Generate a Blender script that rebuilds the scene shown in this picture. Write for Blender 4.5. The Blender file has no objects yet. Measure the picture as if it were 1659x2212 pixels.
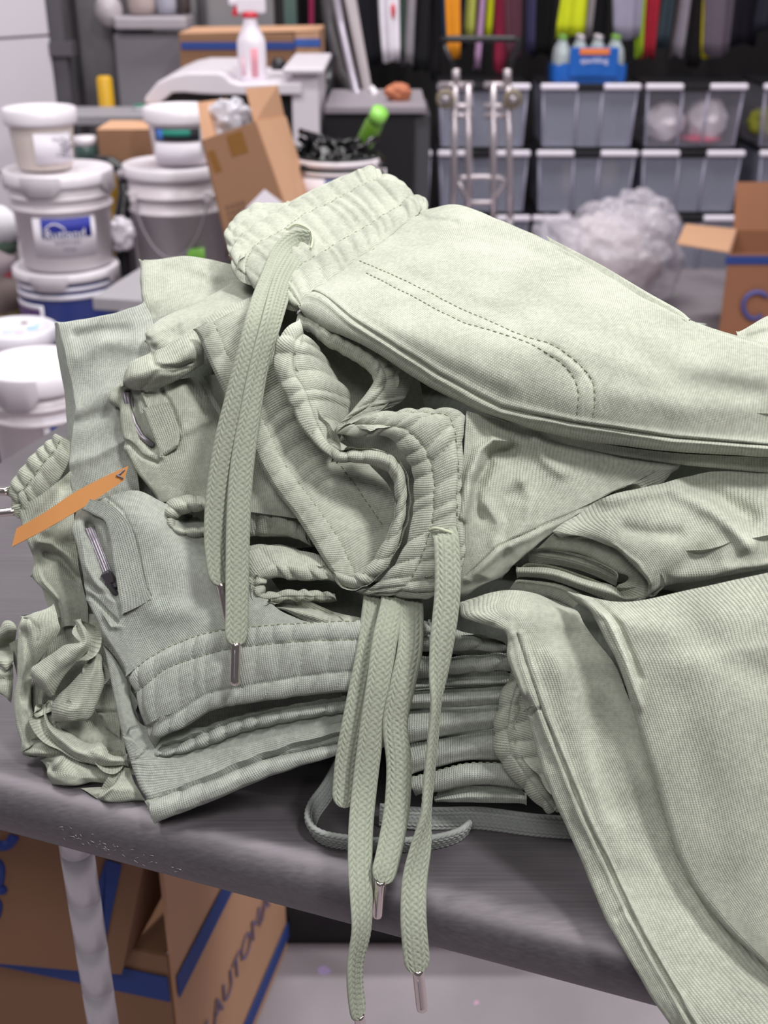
import bpy, bmesh, math, random
import numpy as np
from mathutils import Vector, Matrix, noise as mnoise
random.seed(7)
sc = bpy.context.scene
COL = sc.collection

# ------------------------------------------------------------------ camera, world, lights, exposure
FPX = 2500.0; PITCH = math.radians(26); CAMH = 1.35; W0, H0 = 1659.0, 2212.0
CP, SP = math.cos(PITCH), math.sin(PITCH)
cam = bpy.data.cameras.new('camera'); camo = bpy.data.objects.new('camera', cam); COL.objects.link(camo)
camo.location = (0, 0, CAMH); camo.rotation_euler = (math.radians(90) - PITCH, 0, 0)
cam.sensor_fit = 'VERTICAL'; cam.sensor_height = 24.0; cam.sensor_width = 18.0
cam.lens = 24.0 * FPX / H0; cam.clip_start = 0.02
cam.dof.use_dof = True; cam.dof.focus_distance = 0.64; cam.dof.aperture_fstop = 7.2
sc.camera = camo
w = bpy.data.worlds.new('warehouse_ambient'); sc.world = w; w.use_nodes = True
bg = w.node_tree.nodes['Background']; bg.inputs[0].default_value = (0.86, 0.82, 0.88, 1); bg.inputs[1].default_value = 0.12
def area(name, loc, target, sx, sy, power, col=(1, .98, .97)):
    l = bpy.data.lights.new(name, 'AREA'); l.shape = 'RECTANGLE'; l.size = sx; l.size_y = sy
    l.energy = power; l.color = col
    o = bpy.data.objects.new(name, l); COL.objects.link(o); o.location = loc
    o.rotation_euler = (Vector(target) - Vector(loc)).to_track_quat('-Z', 'Y').to_euler()
    return o
area('ceiling_light_key', (1.05, -0.35, 3.3), (0.05, 0.6, 1.05), 0.32, 0.45, 62)
area('ceiling_light_rear', (0.55, 1.75, 3.7), (0.05, 0.6, 1.0), 0.35, 0.8, 36)
area('ceiling_light_left', (-1.3, 0.6, 3.8), (-0.1, 0.6, 1.0), 0.9, 0.35, 22)
area('fill_light_front', (-0.3, -1.7, 3.7), (0, 0.6, 1.0), 1.6, 0.6, 40)  # added fill that lifts the pile's front faces, no known lamp there
area('fill_light_right', (3.1, 0.9, 3.1), (-0.1, 0.9, 0.5), 0.5, 0.5, 52)  # added to brighten the box under the table, not a known lamp
area('ceiling_light_back', (0.4, 4.2, 4.2), (0.4, 4.4, 0), 3.0, 0.6, 140)
area('fill_light_rear_left', (-1.3, 1.7, 3.7), (-1.0, 3.4, 0.4), 1.2, 0.5, 46)  # added light aimed at the bucket fronts, no known fixture
sc.view_settings.view_transform = 'Standard'; sc.view_settings.look = 'None'
sc.view_settings.gamma = 1.0; sc.view_settings.use_curve_mapping = False
sc.view_settings.exposure = 0.0
sc.cycles.max_bounces = 6; sc.cycles.transparent_max_bounces = 12

# ------------------------------------------------------------------ rays and the hull of the pile
E0 = np.array([-0.234, 0.566]); ED = np.array([0.9436, -0.331]); EN = np.array([0.331, 0.9436])   # table's front edge
TZ = 0.90
def ray(px, py):
    px = np.asarray(px, float); py = np.asarray(py, float)
    u = (px - W0 / 2) / FPX; v = (py - H0 / 2) / FPX
    return np.stack([u, CP - v * SP, -SP - v * CP], -1)
def at(px, py, d):
    r = ray(px, py); return np.array([0, 0, CAMH]) + np.asarray(d, float)[..., None] * r
def onz(px, py, z):
    r = ray(px, py); return at(px, py, (z - CAMH) / r[..., 2])
def ony(px, py, y):
    r = ray(px, py); return at(px, py, y / r[..., 1])
def front(z):
    t = (z - TZ) / 0.03
    return 0.06 * (z - TZ) + 0.40 * 0.03 * np.log1p(np.exp(np.clip(t, -40, 40))) - 0.034 / (1 + np.exp(np.clip((z - 0.906) / 0.012, -40, 40)))
def D0(px, py):
    r = ray(px, py)
    a1 = r[..., 0] * EN[0] + r[..., 1] * EN[1]; a0 = -(E0 @ EN)
    lo = np.full(r.shape[:-1], 0.2); hi = np.full(r.shape[:-1], 4.0)
    for _ in range(44):
        m = (lo + hi) / 2; g = a0 + a1 * m - front(CAMH + r[..., 2] * m)
        hi = np.where(g > 0, m, hi); lo = np.where(g > 0, lo, m)
    dF = (lo + hi) / 2
    # top plane z = 1.165 + 0.2 * (s - 0.13)
    dT = (CAMH - 1.165 + 0.2 * (0.13 - a0)) / (-r[..., 2] + 0.2 * a1)
    k = 0.02
    return 0.5 * (dF + dT + np.sqrt((dF - dT) ** 2 + k * k)) - 0.002
def tab(a, s, z):
    p = E0 + ED * a + EN * s; return (p[0], p[1], z)

# ------------------------------------------------------------------ scene bookkeeping
def tag(o, label, cat, group=None):
    o['label'] = label; o['category'] = cat
    if group: o['group'] = group
    return o
def thing(name, label, cat, loc, group=None):
    o = bpy.data.objects.new(name, None); COL.objects.link(o); o.location = loc; o.empty_display_size = 0.05
    return tag(o, label, cat, group)
def root_of(p):
    v = Vector((0, 0, 0))
    while p is not None: v += Vector(p.location); p = p.parent
    return v
class MB:
    """collects faces; build() links them as one mesh object"""
    def __init__(s): s.v = []; s.f = []; s.uv = []; s.mi = []; s.sm = []
    def add(s, verts, faces, uvs=None, mi=0, smooth=True):
        b = len(s.v); s.v.extend([tuple(map(float, q)) for q in verts])
        for f in faces:
            s.f.append(tuple(b + i for i in f)); s.mi.append(mi); s.sm.append(smooth)
            s.uv.append([uvs[i] for i in f] if uvs is not None else [(0, 0)] * len(f))
        return s
    def grid(s, P, UV=None, mi=0, closed_u=False, closed_v=False):
        nu, nv = P.shape[:2]; idx = lambda i, j: (i % nu) * nv + (j % nv); F = []
        for i in range(nu if closed_u else nu - 1):
            for j in range(nv if closed_v else nv - 1):
                F.append((idx(i, j), idx(i + 1, j), idx(i + 1, j + 1), idx(i, j + 1)))
        return s.add(P.reshape(-1, 3), F, UV.reshape(-1, 2) if UV is not None else None, mi)
    def box(s, c, size, rz=0, mi=0, M=None):
        hx, hy, hz = [q / 2 for q in size]; V = []
        for x in (-hx, hx):
            for y in (-hy, hy):
                for z in (-hz, hz):
                    p = Vector((x, y, z))
                    if M is not None: p = M @ p
                    elif rz: p = Matrix.Rotation(rz, 3, 'Z') @ p
                    V.append(p + Vector(c))
        return s.add(V, [(0, 1, 3, 2), (4, 6, 7, 5), (0, 4, 5, 1), (2, 3, 7, 6), (0, 2, 6, 4), (1, 5, 7, 3)], mi=mi, smooth=False)
    def lathe(s, prof, c=(0, 0, 0), n=40, mi=0, M=None):
        a = np.linspace(0, 2 * np.pi, n, endpoint=False); P = np.zeros((len(prof), n, 3))
        for i, (r, z) in enumerate(prof): P[i] = np.stack([r * np.cos(a), r * np.sin(a), np.full(n, z)], -1)
        if M is not None: P = P @ np.array(M).T
        P = P + np.array(c)
        return s.grid(P[::-1], None, mi, closed_v=True)
    def tube(s, pts, r, n=8, mi=0, caps=True):
        pts = np.asarray(pts, float); m = len(pts); T = np.gradient(pts, axis=0)
        T /= np.linalg.norm(T, axis=1)[:, None] + 1e-12
        up = np.array([0, 0, 1.0]) if abs(T[0][2]) < .9 else np.array([1.0, 0, 0])
        a = np.linspace(0, 2 * np.pi, n, endpoint=False); P = np.zeros((m, n, 3)); r = np.broadcast_to(r, (m,))
        for i in range(m):
            x = np.cross(up, T[i]); x /= np.linalg.norm(x) + 1e-12; y = np.cross(T[i], x); up = y
            P[i] = pts[i] + r[i] * (np.cos(a)[:, None] * x + np.sin(a)[:, None] * y)
        b = len(s.v); s.grid(P, None, mi, closed_v=True)
        if caps:
            s.f += [tuple(b + j for j in range(n)), tuple(b + (m - 1) * n + j for j in reversed(range(n)))]
            s.mi += [mi] * 2; s.sm += [False] * 2; s.uv += [[(0, 0)] * n] * 2
        return s
    def slab(s, quad, th, mi=0):
        """a flat panel of real thickness: quad of 4 points, thickened along its normal"""
        q = [Vector(p) for p in quad]; n = (q[1] - q[0]).cross(q[3] - q[0]).normalized() * th
        V = q + [p + n for p in q]
        return s.add(V, [(0, 1, 2, 3), (7, 6, 5, 4), (0, 4, 5, 1), (1, 5, 6, 2), (2, 6, 7, 3), (3, 7, 4, 0)], mi=mi, smooth=False)
    def build(s, name, mats, parent=None, bevel=0):
        me = bpy.data.meshes.new(name); off = root_of(parent)
        me.from_pydata([tuple(Vector(q) - off) for q in s.v], [], s.f)
        mats = mats if isinstance(mats, (list, tuple)) else [mats]
        for m in mats: me.materials.append(m)
        me.polygons.foreach_set('material_index', s.mi); me.polygons.foreach_set('use_smooth', s.sm)
        ul = me.uv_layers.new(name='UVMap'); ul.data.foreach_set('uv', [c for f in s.uv for q in f for c in q])
        me.validate(); me.update()
        o = bpy.data.objects.new(name, me); COL.objects.link(o)
        if parent is not None: o.parent = parent
        if bevel:
            b = o.modifiers.new('bevel', 'BEVEL'); b.width = bevel; b.segments = 2; b.limit_method = 'ANGLE'
        return o
def struct(o): o['kind'] = 'structure'; return o

# ------------------------------------------------------------------ materials
def lin(c): return tuple(((x / 12.92) if x <= .04045 else ((x + .055) / 1.055) ** 2.4) for x in [q / 255 for q in c])
def mk(name):
    m = bpy.data.materials.new(name); m.use_nodes = True
    return m, m.node_tree, m.node_tree.nodes['Principled BSDF']
def N(nt, typ, **kw):
    n = nt.nodes.new(typ)
    for k, v in kw.items(): setattr(n, k, v)
    return n
def mth(nt, op, a, b=None, c=None):
    n = nt.nodes.new('ShaderNodeMath'); n.operation = op
    for i, x in enumerate((a, b, c)):
        if x is None: continue
        if isinstance(x, (int, float)): n.inputs[i].default_value = x
        else: nt.links.new(x, n.inputs[i])
    return n.outputs[0]
MATS = {}
def plain(name, rgb, rough=.5, metal=0, vary=.06, scale=14, spec=.5, bump=0, alpha=1, trans=0):
    if name in MATS: return MATS[name]
    m, nt, b = mk(name); c = lin(rgb)
    tc = N(nt, 'ShaderNodeTexCoord'); no = N(nt, 'ShaderNodeTexNoise'); no.inputs['Scale'].default_value = scale; no.inputs['Detail'].default_value = 4
    nt.links.new(tc.outputs['Object'], no.inputs['Vector'])
    mx = N(nt, 'ShaderNodeMix', data_type='RGBA'); nt.links.new(no.outputs['Fac'], mx.inputs['Factor'])
    mx.inputs['A'].default_value = (*[min(1, x * (1 - vary)) for x in c], 1); mx.inputs['B'].default_value = (*[min(1, x * (1 + vary)) for x in c], 1)
    nt.links.new(mx.outputs['Result'], b.inputs['Base Color'])
    b.inputs['Roughness'].default_value = rough; b.inputs['Metallic'].default_value = metal
    b.inputs['Specular IOR Level'].default_value = spec; b.inputs['Alpha'].default_value = alpha; b.inputs['Transmission Weight'].default_value = trans
    if bump:
        bp = N(nt, 'ShaderNodeBump'); bp.inputs['Strength'].default_value = bump; bp.inputs['Distance'].default_value = .002
        nt.links.new(no.outputs['Fac'], bp.inputs['Height']); nt.links.new(bp.outputs['Normal'], b.inputs['Normal'])
    MATS[name] = m; return m
def knit(name, rgb, period=0.00135, depth=.55, mott=.10):
    """garment-dyed sweatshirt knit: columns of V stitches from UVs in metres, heathered colour"""
    m, nt, b = mk(name); c = lin(rgb)
    uv = N(nt, 'ShaderNodeUVMap'); uv.uv_map = 'UVMap'; sp = N(nt, 'ShaderNodeSeparateXYZ'); nt.links.new(uv.outputs[0], sp.inputs[0])
    tc = N(nt, 'ShaderNodeTexCoord')
    wob = N(nt, 'ShaderNodeTexNoise'); wob.inputs['Scale'].default_value = 45; nt.links.new(tc.outputs['Object'], wob.inputs['Vector'])
    X = mth(nt, 'ADD', mth(nt, 'MULTIPLY', sp.outputs[0], 1 / period), mth(nt, 'MULTIPLY', wob.outputs['Fac'], 1.2))
    Y = mth(nt, 'MULTIPLY', sp.outputs[1], 1 / (period * .8))
    fx = mth(nt, 'FRACT', X)
    tri = mth(nt, 'ABSOLUTE', mth(nt, 'SUBTRACT', fx, .5))
    rib = mth(nt, 'SINE', mth(nt, 'MULTIPLY', fx, math.pi))
    st = mth(nt, 'SINE', mth(nt, 'MULTIPLY', mth(nt, 'ADD', Y, mth(nt, 'MULTIPLY', tri, 1.3)), 2 * math.pi))
    h = mth(nt, 'MULTIPLY', mth(nt, 'POWER', rib, .6), mth(nt, 'ADD', mth(nt, 'MULTIPLY', st, .22), .78))
    n1 = N(nt, 'ShaderNodeTexNoise'); n1.inputs['Scale'].default_value = 26; n1.inputs['Detail'].default_value = 5
    n2 = N(nt, 'ShaderNodeTexNoise'); n2.inputs['Scale'].default_value = 420; n2.inputs['Detail'].default_value = 3
    for n in (n1, n2): nt.links.new(tc.outputs['Object'], n.inputs['Vector'])
    f = mth(nt, 'ADD', mth(nt, 'MULTIPLY', n1.outputs['Fac'], .55), mth(nt, 'MULTIPLY', n2.outputs['Fac'], .45))
    f = mth(nt, 'ADD', mth(nt, 'MULTIPLY', mth(nt, 'SUBTRACT', f, .5), 2.2), .5)
    f = mth(nt, 'ADD', f, mth(nt, 'MULTIPLY', mth(nt, 'SUBTRACT', h, .7), depth)); 
    mx = N(nt, 'ShaderNodeMix', data_type='RGBA'); mx.clamp_factor = True; nt.links.new(f, mx.inputs['Factor'])
    mx.inputs['A'].default_value = (*[x * (1 - 3.0 * mott) for x in c], 1); mx.inputs['B'].default_value = (*[min(1, x * (1 + 2.2 * mott)) for x in c], 1)
    nt.links.new(mx.outputs['Result'], b.inputs['Base Color'])
    bp = N(nt, 'ShaderNodeBump'); bp.inputs['Strength'].default_value = .6; bp.inputs['Distance'].default_value = .0008
    nt.links.new(h, bp.inputs['Height']); nt.links.new(bp.outputs['Normal'], b.inputs['Normal'])
    b.inputs['Roughness'].default_value = .95; b.inputs['Specular IOR Level'].default_value = .12
    b.inputs['Sheen Weight'].default_value = .12; b.inputs['Sheen Roughness'].default_value = .5
    MATS[name] = m; return m
M_SAGE = knit('sage_fleece_knit', (178, 182, 167))
M_GREY = knit('grey_sage_fleece_knit', (172, 177, 167))
M_BACK = knit('fleece_backing', (172, 176, 160), depth=.2)
M_THREAD = plain('sage_thread', (176, 182, 158), .9)
M_THREADD = plain('dark_sage_thread', (120, 128, 104), .9)
M_CORD = plain('braided_cotton_cord', (150, 155, 140), .9, vary=.12, scale=300, spec=.1)
M_CORDG = plain('grey_braided_cotton_cord', (146, 150, 146), .9, vary=.12, scale=300, spec=.1)
M_CHROME = plain('polished_nickel', (226, 214, 210), .2, 1, vary=.02)
M_ZIP = plain('gunmetal_zipper_coil', (136, 130, 138), .4, .5)
M_KRAFT = plain('orange_kraft_paper', (206, 142, 84), .8, vary=.05, scale=60)

# ------------------------------------------------------------------ cloth tools
ZM = {'A': (460, 340, 2.765), 'B': (1000, 380, 2.517), 'C': (400, 660, 2.514), 'D': (900, 860, 2.186), 'E': (560, 1240, 2.37),
      'F': (960, 1450, 2.373), 'L3': (0, 540, 2.9625), 'L4': (0, 880, 2.9625), 'L5': (0, 1280, 2.37), 'J1': (0, 1280, 5.184),
      'J2': (0, 1480, 5.184), 'K': (250, 640, 4.74), 'H': (500, 1150, 4.74), 'I': (800, 1280, 4.1475), 'P': (0, 0, 1)}
def conv(pts, z):
    x0, y0, s = ZM[z]; return [(x0 + p[0] / s, y0 + p[1] / s) + tuple(p[2:]) for p in pts]
def cr(P, n):
    """Catmull-Rom through the rows of P, resampled to n"""
    P = np.asarray(P, float); k = len(P)
    if k == 1: return np.repeat(P, n, 0)
    Q = np.concatenate([[2 * P[0] - P[1]], P, [2 * P[-1] - P[-2]]])
    t = np.linspace(0, k - 1, n); i = np.minimum(t.astype(int), k - 2); f = (t - i).reshape((-1,) + (1,) * (P.ndim - 1))
    a, b, c, d = Q[i], Q[i + 1], Q[i + 2], Q[i + 3]
    return .5 * (2 * b + (c - a) * f + (2 * a - 5 * b + 4 * c - d) * f ** 2 + (3 * b - a - 3 * c + d) * f ** 3)
def segdist(X, Y, poly):
    best = np.full(X.shape, 1e9)
    for (x0, y0), (x1, y1) in zip(poly[:-1], poly[1:]):
        dx, dy = x1 - x0, y1 - y0; L = dx * dx + dy * dy + 1e-9
        t = np.clip(((X - x0) * dx + (Y - y0) * dy) / L, 0, 1)
        best = np.minimum(best, np.hypot(X - x0 - t * dx, Y - y0 - t * dy))
    return best
def normals(P):
    du = np.gradient(P, axis=0); dv = np.gradient(P, axis=1); n = np.cross(du, dv)
    n /= np.linalg.norm(n, axis=-1, keepdims=True) + 1e-12
    view = np.array([0, 0, CAMH]) - P
    if (n * view).sum() < 0: n = -n
    return n
def cuml(P, axis):
    d = np.linalg.norm(np.diff(P, axis=axis), axis=-1); m = d.mean(axis=1 - axis)
    return np.concatenate([[0], np.cumsum(m)])
def wrinkle(P, n, amp, scale, seed):
    sh = P.shape[:2]; F = P.reshape(-1, 3) * scale + seed * 3.7
    h = np.array([mnoise.fractal(Vector(q), .6, 2.0, 3) for q in F]).reshape(sh)
    return P + n * (h * amp)[..., None]
class Patch:
    def __init__(s, rows, z='P', off=0.0, step=4.5, strokes=(), pucker=None, curl=None, wr=.0012, wrs=26, seed=0, swap=False, zs=None):
        rows = [conv(r, z) for r in rows]
        R = np.array([[(p[0], p[1], (p[2] if len(p) > 2 else 0)) for p in r] for r in rows], float)
        ext = lambda A, ax: np.linalg.norm(np.diff(A[..., :2], axis=ax), axis=-1).sum(axis=ax).max()
        nu = int(max(6, min(420, ext(R, 0) / step))); nv = int(max(6, min(420, ext(R, 1) / step)))
        G = cr(R, nu); G = np.swapaxes(cr(np.swapaxes(G, 0, 1), nv), 0, 1)
        s.PX = G[..., :2]; D = D0(G[..., 0], G[..., 1]) + (G[..., 2] + off) / 100
        for st in strokes:
            poly, wd, amp = st[0], st[1], st[2]; zz = st[3] if len(st) > 3 else (zs or z)
            D = D + amp / 1000 * np.exp(-(segdist(G[..., 0], G[..., 1], conv(poly, zz)) / wd) ** 2)
        P = at(G[..., 0], G[..., 1], D); n = normals(P)
        if wr: P = wrinkle(P, n, wr, wrs, seed)
        if pucker: P = s.gather(P, n, seed=seed, **pucker)
        s.P = P; s.N = normals(P)
        s.base = (P, s.N)
        if curl: P = s.roll(P, curl)
        s.P2 = P
        a, b = cuml(P, 1), cuml(P, 0)
        UX, UY = np.broadcast_to(a[None, :], P.shape[:2]), np.broadcast_to(b[:, None], P.shape[:2])
        s.UV = np.stack([UY, UX] if swap else [UX, UY], -1)
    def gather(s, P, n, axis=0, strips=(0, 1), amp=1.6, wl=.011, bulge=1.0, seed=0, pinch=1.3):
        """elastic gathers: pinched ridges across each channel between the stitch lines"""
        rnd = np.random.RandomState(seed + 11)
        if axis == 1: P = np.swapaxes(P, 0, 1); n = np.swapaxes(n, 0, 1)
        L = cuml(P, 0); nv = P.shape[1]; v = np.linspace(0, 1, nv); out = np.zeros(P.shape[:2])
        for a, b in zip(strips[:-1], strips[1:]):
            br = [-.02]
            while br[-1] < L[-1] + .03: br.append(br[-1] + wl * rnd.uniform(.55, 1.5))
            br = np.array(br); am = rnd.uniform(.45, 1.25, len(br)); sk = rnd.uniform(-.5, .5, len(br)) * wl
            m = (v >= a) & (v <= b + 1e-9); w = (v[m] - a) / (b - a); env = np.sin(np.pi * np.clip(w, 0, 1)) ** .55
            for jj, j in enumerate(np.where(m)[0]):
                x = L + (w[jj] - .5) * wl * .5
                k = np.clip(np.searchsorted(br, x) - 1, 0, len(br) - 2); t = (x - br[k]) / (br[k + 1] - br[k])
                h = np.abs(np.sin(np.pi * np.clip(t, 0, 1))) ** .6 - pinch * .5
                edge = .45 + .55 * env[jj]
                out[:, j] = amp * am[k] * h * edge + bulge * (env[jj] - .5)
        P = P + n * (out / 1000)[..., None]
        return np.swapaxes(P, 0, 1) if axis == 1 else P
    def roll(s, P, curl):
        for key, r in curl.items():
            ax = 0 if key[0] == 'u' else 1
            Q = P if ax == 0 else np.swapaxes(P, 0, 1)
            Q = Q[::-1] if key[1] == '1' else Q
            Q = Q.copy(); n = normals(Q)
            def sm(A, k):
                for _ in range(k):
                    B = A.copy(); B[1:-1] = (A[:-2] + 2 * A[1:-1] + A[2:]) / 4; A = B
                return A / (np.linalg.norm(A, axis=-1, keepdims=True) + 1e-12)
            t = sm(Q[0] - Q[min(4, len(Q) - 1)], 10)
            r_ = min(r, .4 * np.linalg.norm(Q[0] - Q[-1], axis=-1).mean())
            el = np.concatenate([[0], np.cumsum(np.linalg.norm(np.diff(Q[0], axis=0), axis=-1))]); el = np.minimum(el, el[-1] - el)
            rj = (r_ * np.sqrt(np.clip(1 - (1 - np.clip(el / (2.2 * r_), 0, 1)) ** 2, 0, 1)))[:, None]
            d = np.concatenate([[0], np.cumsum(np.linalg.norm(np.diff(Q, axis=0), axis=-1).mean(1))])
            f = np.clip(1 - d / (5 * r_), 0, 1) ** 2
            Q = Q - f[:, None, None] * (t * rj)[None]
            n0 = sm(n[:3].mean(0), 10); n0 = n0 - (n0 * t).sum(-1, keepdims=True) * t; n0 /= np.linalg.norm(n0, axis=-1, keepdims=True) + 1e-12
            arc = []
            for th in np.linspace(0, math.pi * 1.05, 9)[1:]:
                arc.append(Q[0] + t * rj * math.sin(th) - n0 * rj * (1 - math.cos(th)))
            arc.append(arc[-1] - t * rj * 1.5)
            Q = np.concatenate([np.array(arc)[::-1], Q])
            Q = Q[::-1] if key[1] == '1' else Q
            P = Q if ax == 0 else np.swapaxes(Q, 0, 1)
        return P
    def line(s, v=None, u=None):
        if v is not None:
            j = int(round(v * (s.P.shape[1] - 1))); return s.P[:, j], s.N[:, j]
        i = int(round(u * (s.P.shape[0] - 1))); return s.P[i], s.N[i]
    def along(s, poly, z='P'):
        poly = np.array(conv(poly, z)); pts = cr(poly, max(12, int(np.linalg.norm(np.diff(poly, axis=0), axis=1).sum() / 3)))
        PXf = s.PX.reshape(-1, 2); Pf = s.P.reshape(-1, 3); Nf = s.N.reshape(-1, 3); o, nn = [], []
        for q in pts:
            d = ((PXf - q) ** 2).sum(1); k = np.argpartition(d, 4)[:4]; wgt = 1 / (d[k] + .5); wgt /= wgt.sum()
            o.append((Pf[k] * wgt[:, None]).sum(0)); nn.append((Nf[k] * wgt[:, None]).sum(0))
        o = np.array(o)
        for _ in range(2): o[1:-1] = (o[:-2] + 2 * o[1:-1] + o[2:]) / 4
        return o, np.array(nn)
def dashes(mb, line, mi=1, L=.0029, gap=.0011, r=.00038, lift=.00015):
    pts, nn = line; d = np.concatenate([[0], np.cumsum(np.linalg.norm(np.diff(pts, axis=0), axis=1))])
    x = .0005
    while x + L < d[-1]:
        t = np.array([x, x + L * .25, x + L * .75, x + L]); q = np.stack([np.interp(t, d, pts[:, k]) for k in range(3)], -1)
        m = np.stack([np.interp(t, d, nn[:, k]) for k in range(3)], -1)
        q = q + m * np.array([-.0003, lift, lift, -.0003])[:, None]
        mb.tube(q, np.array([.6, 1, 1, .6]) * r, 5, mi); x += L + gap
def cloth(name, patches, mat, parent, stitch=()):
    mb = MB()
    for p in patches: mb.grid(p.P2, p.UV)
    for st in stitch: dashes(mb, st)
    return mb.build(name, [mat, M_THREADD], parent)
def cord(path, parent, aglet=True, mat=None, z='P', hw=.0068, ht=.0019, name='drawstring', tail=.024, round_end=False, agdir=None):
    """flat braided cord: path points are (px, py, off_cm, turn_deg)"""
    path = [tuple(p) + (0,) * (4 - len(p)) for p in conv(path, z)]
    A = cr(np.array(path), 200); C = at(A[:, 0], A[:, 1], D0(A[:, 0], A[:, 1]) + A[:, 2] / 100)
    for _ in range(6): C[1:-1] = (C[:-2] + 2 * C[1:-1] + C[2:]) / 4
    d = np.concatenate([[0], np.cumsum(np.linalg.norm(np.diff(C, axis=0), axis=1))]); n = int(d[-1] / .0004)
    s = np.linspace(0, d[-1], n); Q = np.stack([np.interp(s, d, C[:, k]) for k in range(3)], -1); tw = np.radians(np.interp(s, d, A[:, 3]))
    T = np.gradient(Q, axis=0); T /= np.linalg.norm(T, axis=1)[:, None]
    V = np.array([0, 0, CAMH]) - Q; V /= np.linalg.norm(V, axis=1)[:, None]
    Wd = np.cross(T, V); Wd /= np.linalg.norm(Wd, axis=1)[:, None]; Nn = np.cross(Wd, T)
    W2 = Wd * np.cos(tw)[:, None] + Nn * np.sin(tw)[:, None]; N2 = np.cross(W2, T)
    m = 84; ph = np.linspace(0, 2 * np.pi, m, endpoint=False)
    cx = np.sign(np.cos(ph)) * np.abs(np.cos(ph)) ** .75; cy = np.sign(np.sin(ph)) * np.abs(np.sin(ph)) ** .75
    end = np.clip((s[-1] - s) / (hw * 1.1), 0, 1); e0 = .42 if aglet else .08; wid = e0 + (1 - e0) * np.sqrt(1 - (1 - end) ** 2)
    q = (cx + 1) / 2 * 6.0; ci = np.floor(np.clip(q, 0, 5.999)); fq = q - ci
    sgn = np.where(ci % 2 == 0, 1, -1)
    phs = s[:, None] / .0034 + (sgn * (fq - .5) * .9)[None] + (ci % 2)[None] * .5
    hb = (np.abs(np.sin(np.pi * phs)) ** .5) * (np.sin(np.pi * np.clip(fq, .02, .98)) ** .45)[None]
    yy = cy[None] * (ht + .0012 * hb - .0009) + .0004 * np.sin(s * 150)[:, None] * 0
    xx = cx[None] * hw * wid[:, None]
    P = Q[:, None] + W2[:, None] * xx[..., None] + N2[:, None] * yy[..., None]
    mb = MB(); mb.grid(P, None, closed_v=True)
    o = mb.build(name, mat or M_CORD, parent)
    if aglet:
        t = T[-1] if agdir is None else np.array(agdir, float); t = t / np.linalg.norm(t)
        e = Q[-1]; g = np.array([0, .0006, .002, .0025, tail - .003, tail - .0012, tail - .0003, tail]); r = np.array([.0024, .0029, .0030, .0029, .0029, .0026, .0016, .0003])
        mb = MB(); mb.tube(e + t * (g - .001)[:, None], r, 20)
        side = np.cross(t, V[-1]); side /= np.linalg.norm(side); fr = np.cross(side, t)
        if fr @ V[-1] < 0: fr = -fr
        a = mb.build('aglet', M_CHROME, o)
        sm = MB(); sm.tube(np.array([e + t * x + fr * .0028 + side * .0006 for x in np.linspace(.003, tail - .004, 8)]), .00028, 6)
        sm.build('aglet_seam', M_ZIP, a)
    return o
def base(px, py):
    p = onz(px, py, TZ); return (float(p[0]), float(p[1]), TZ)

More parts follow.
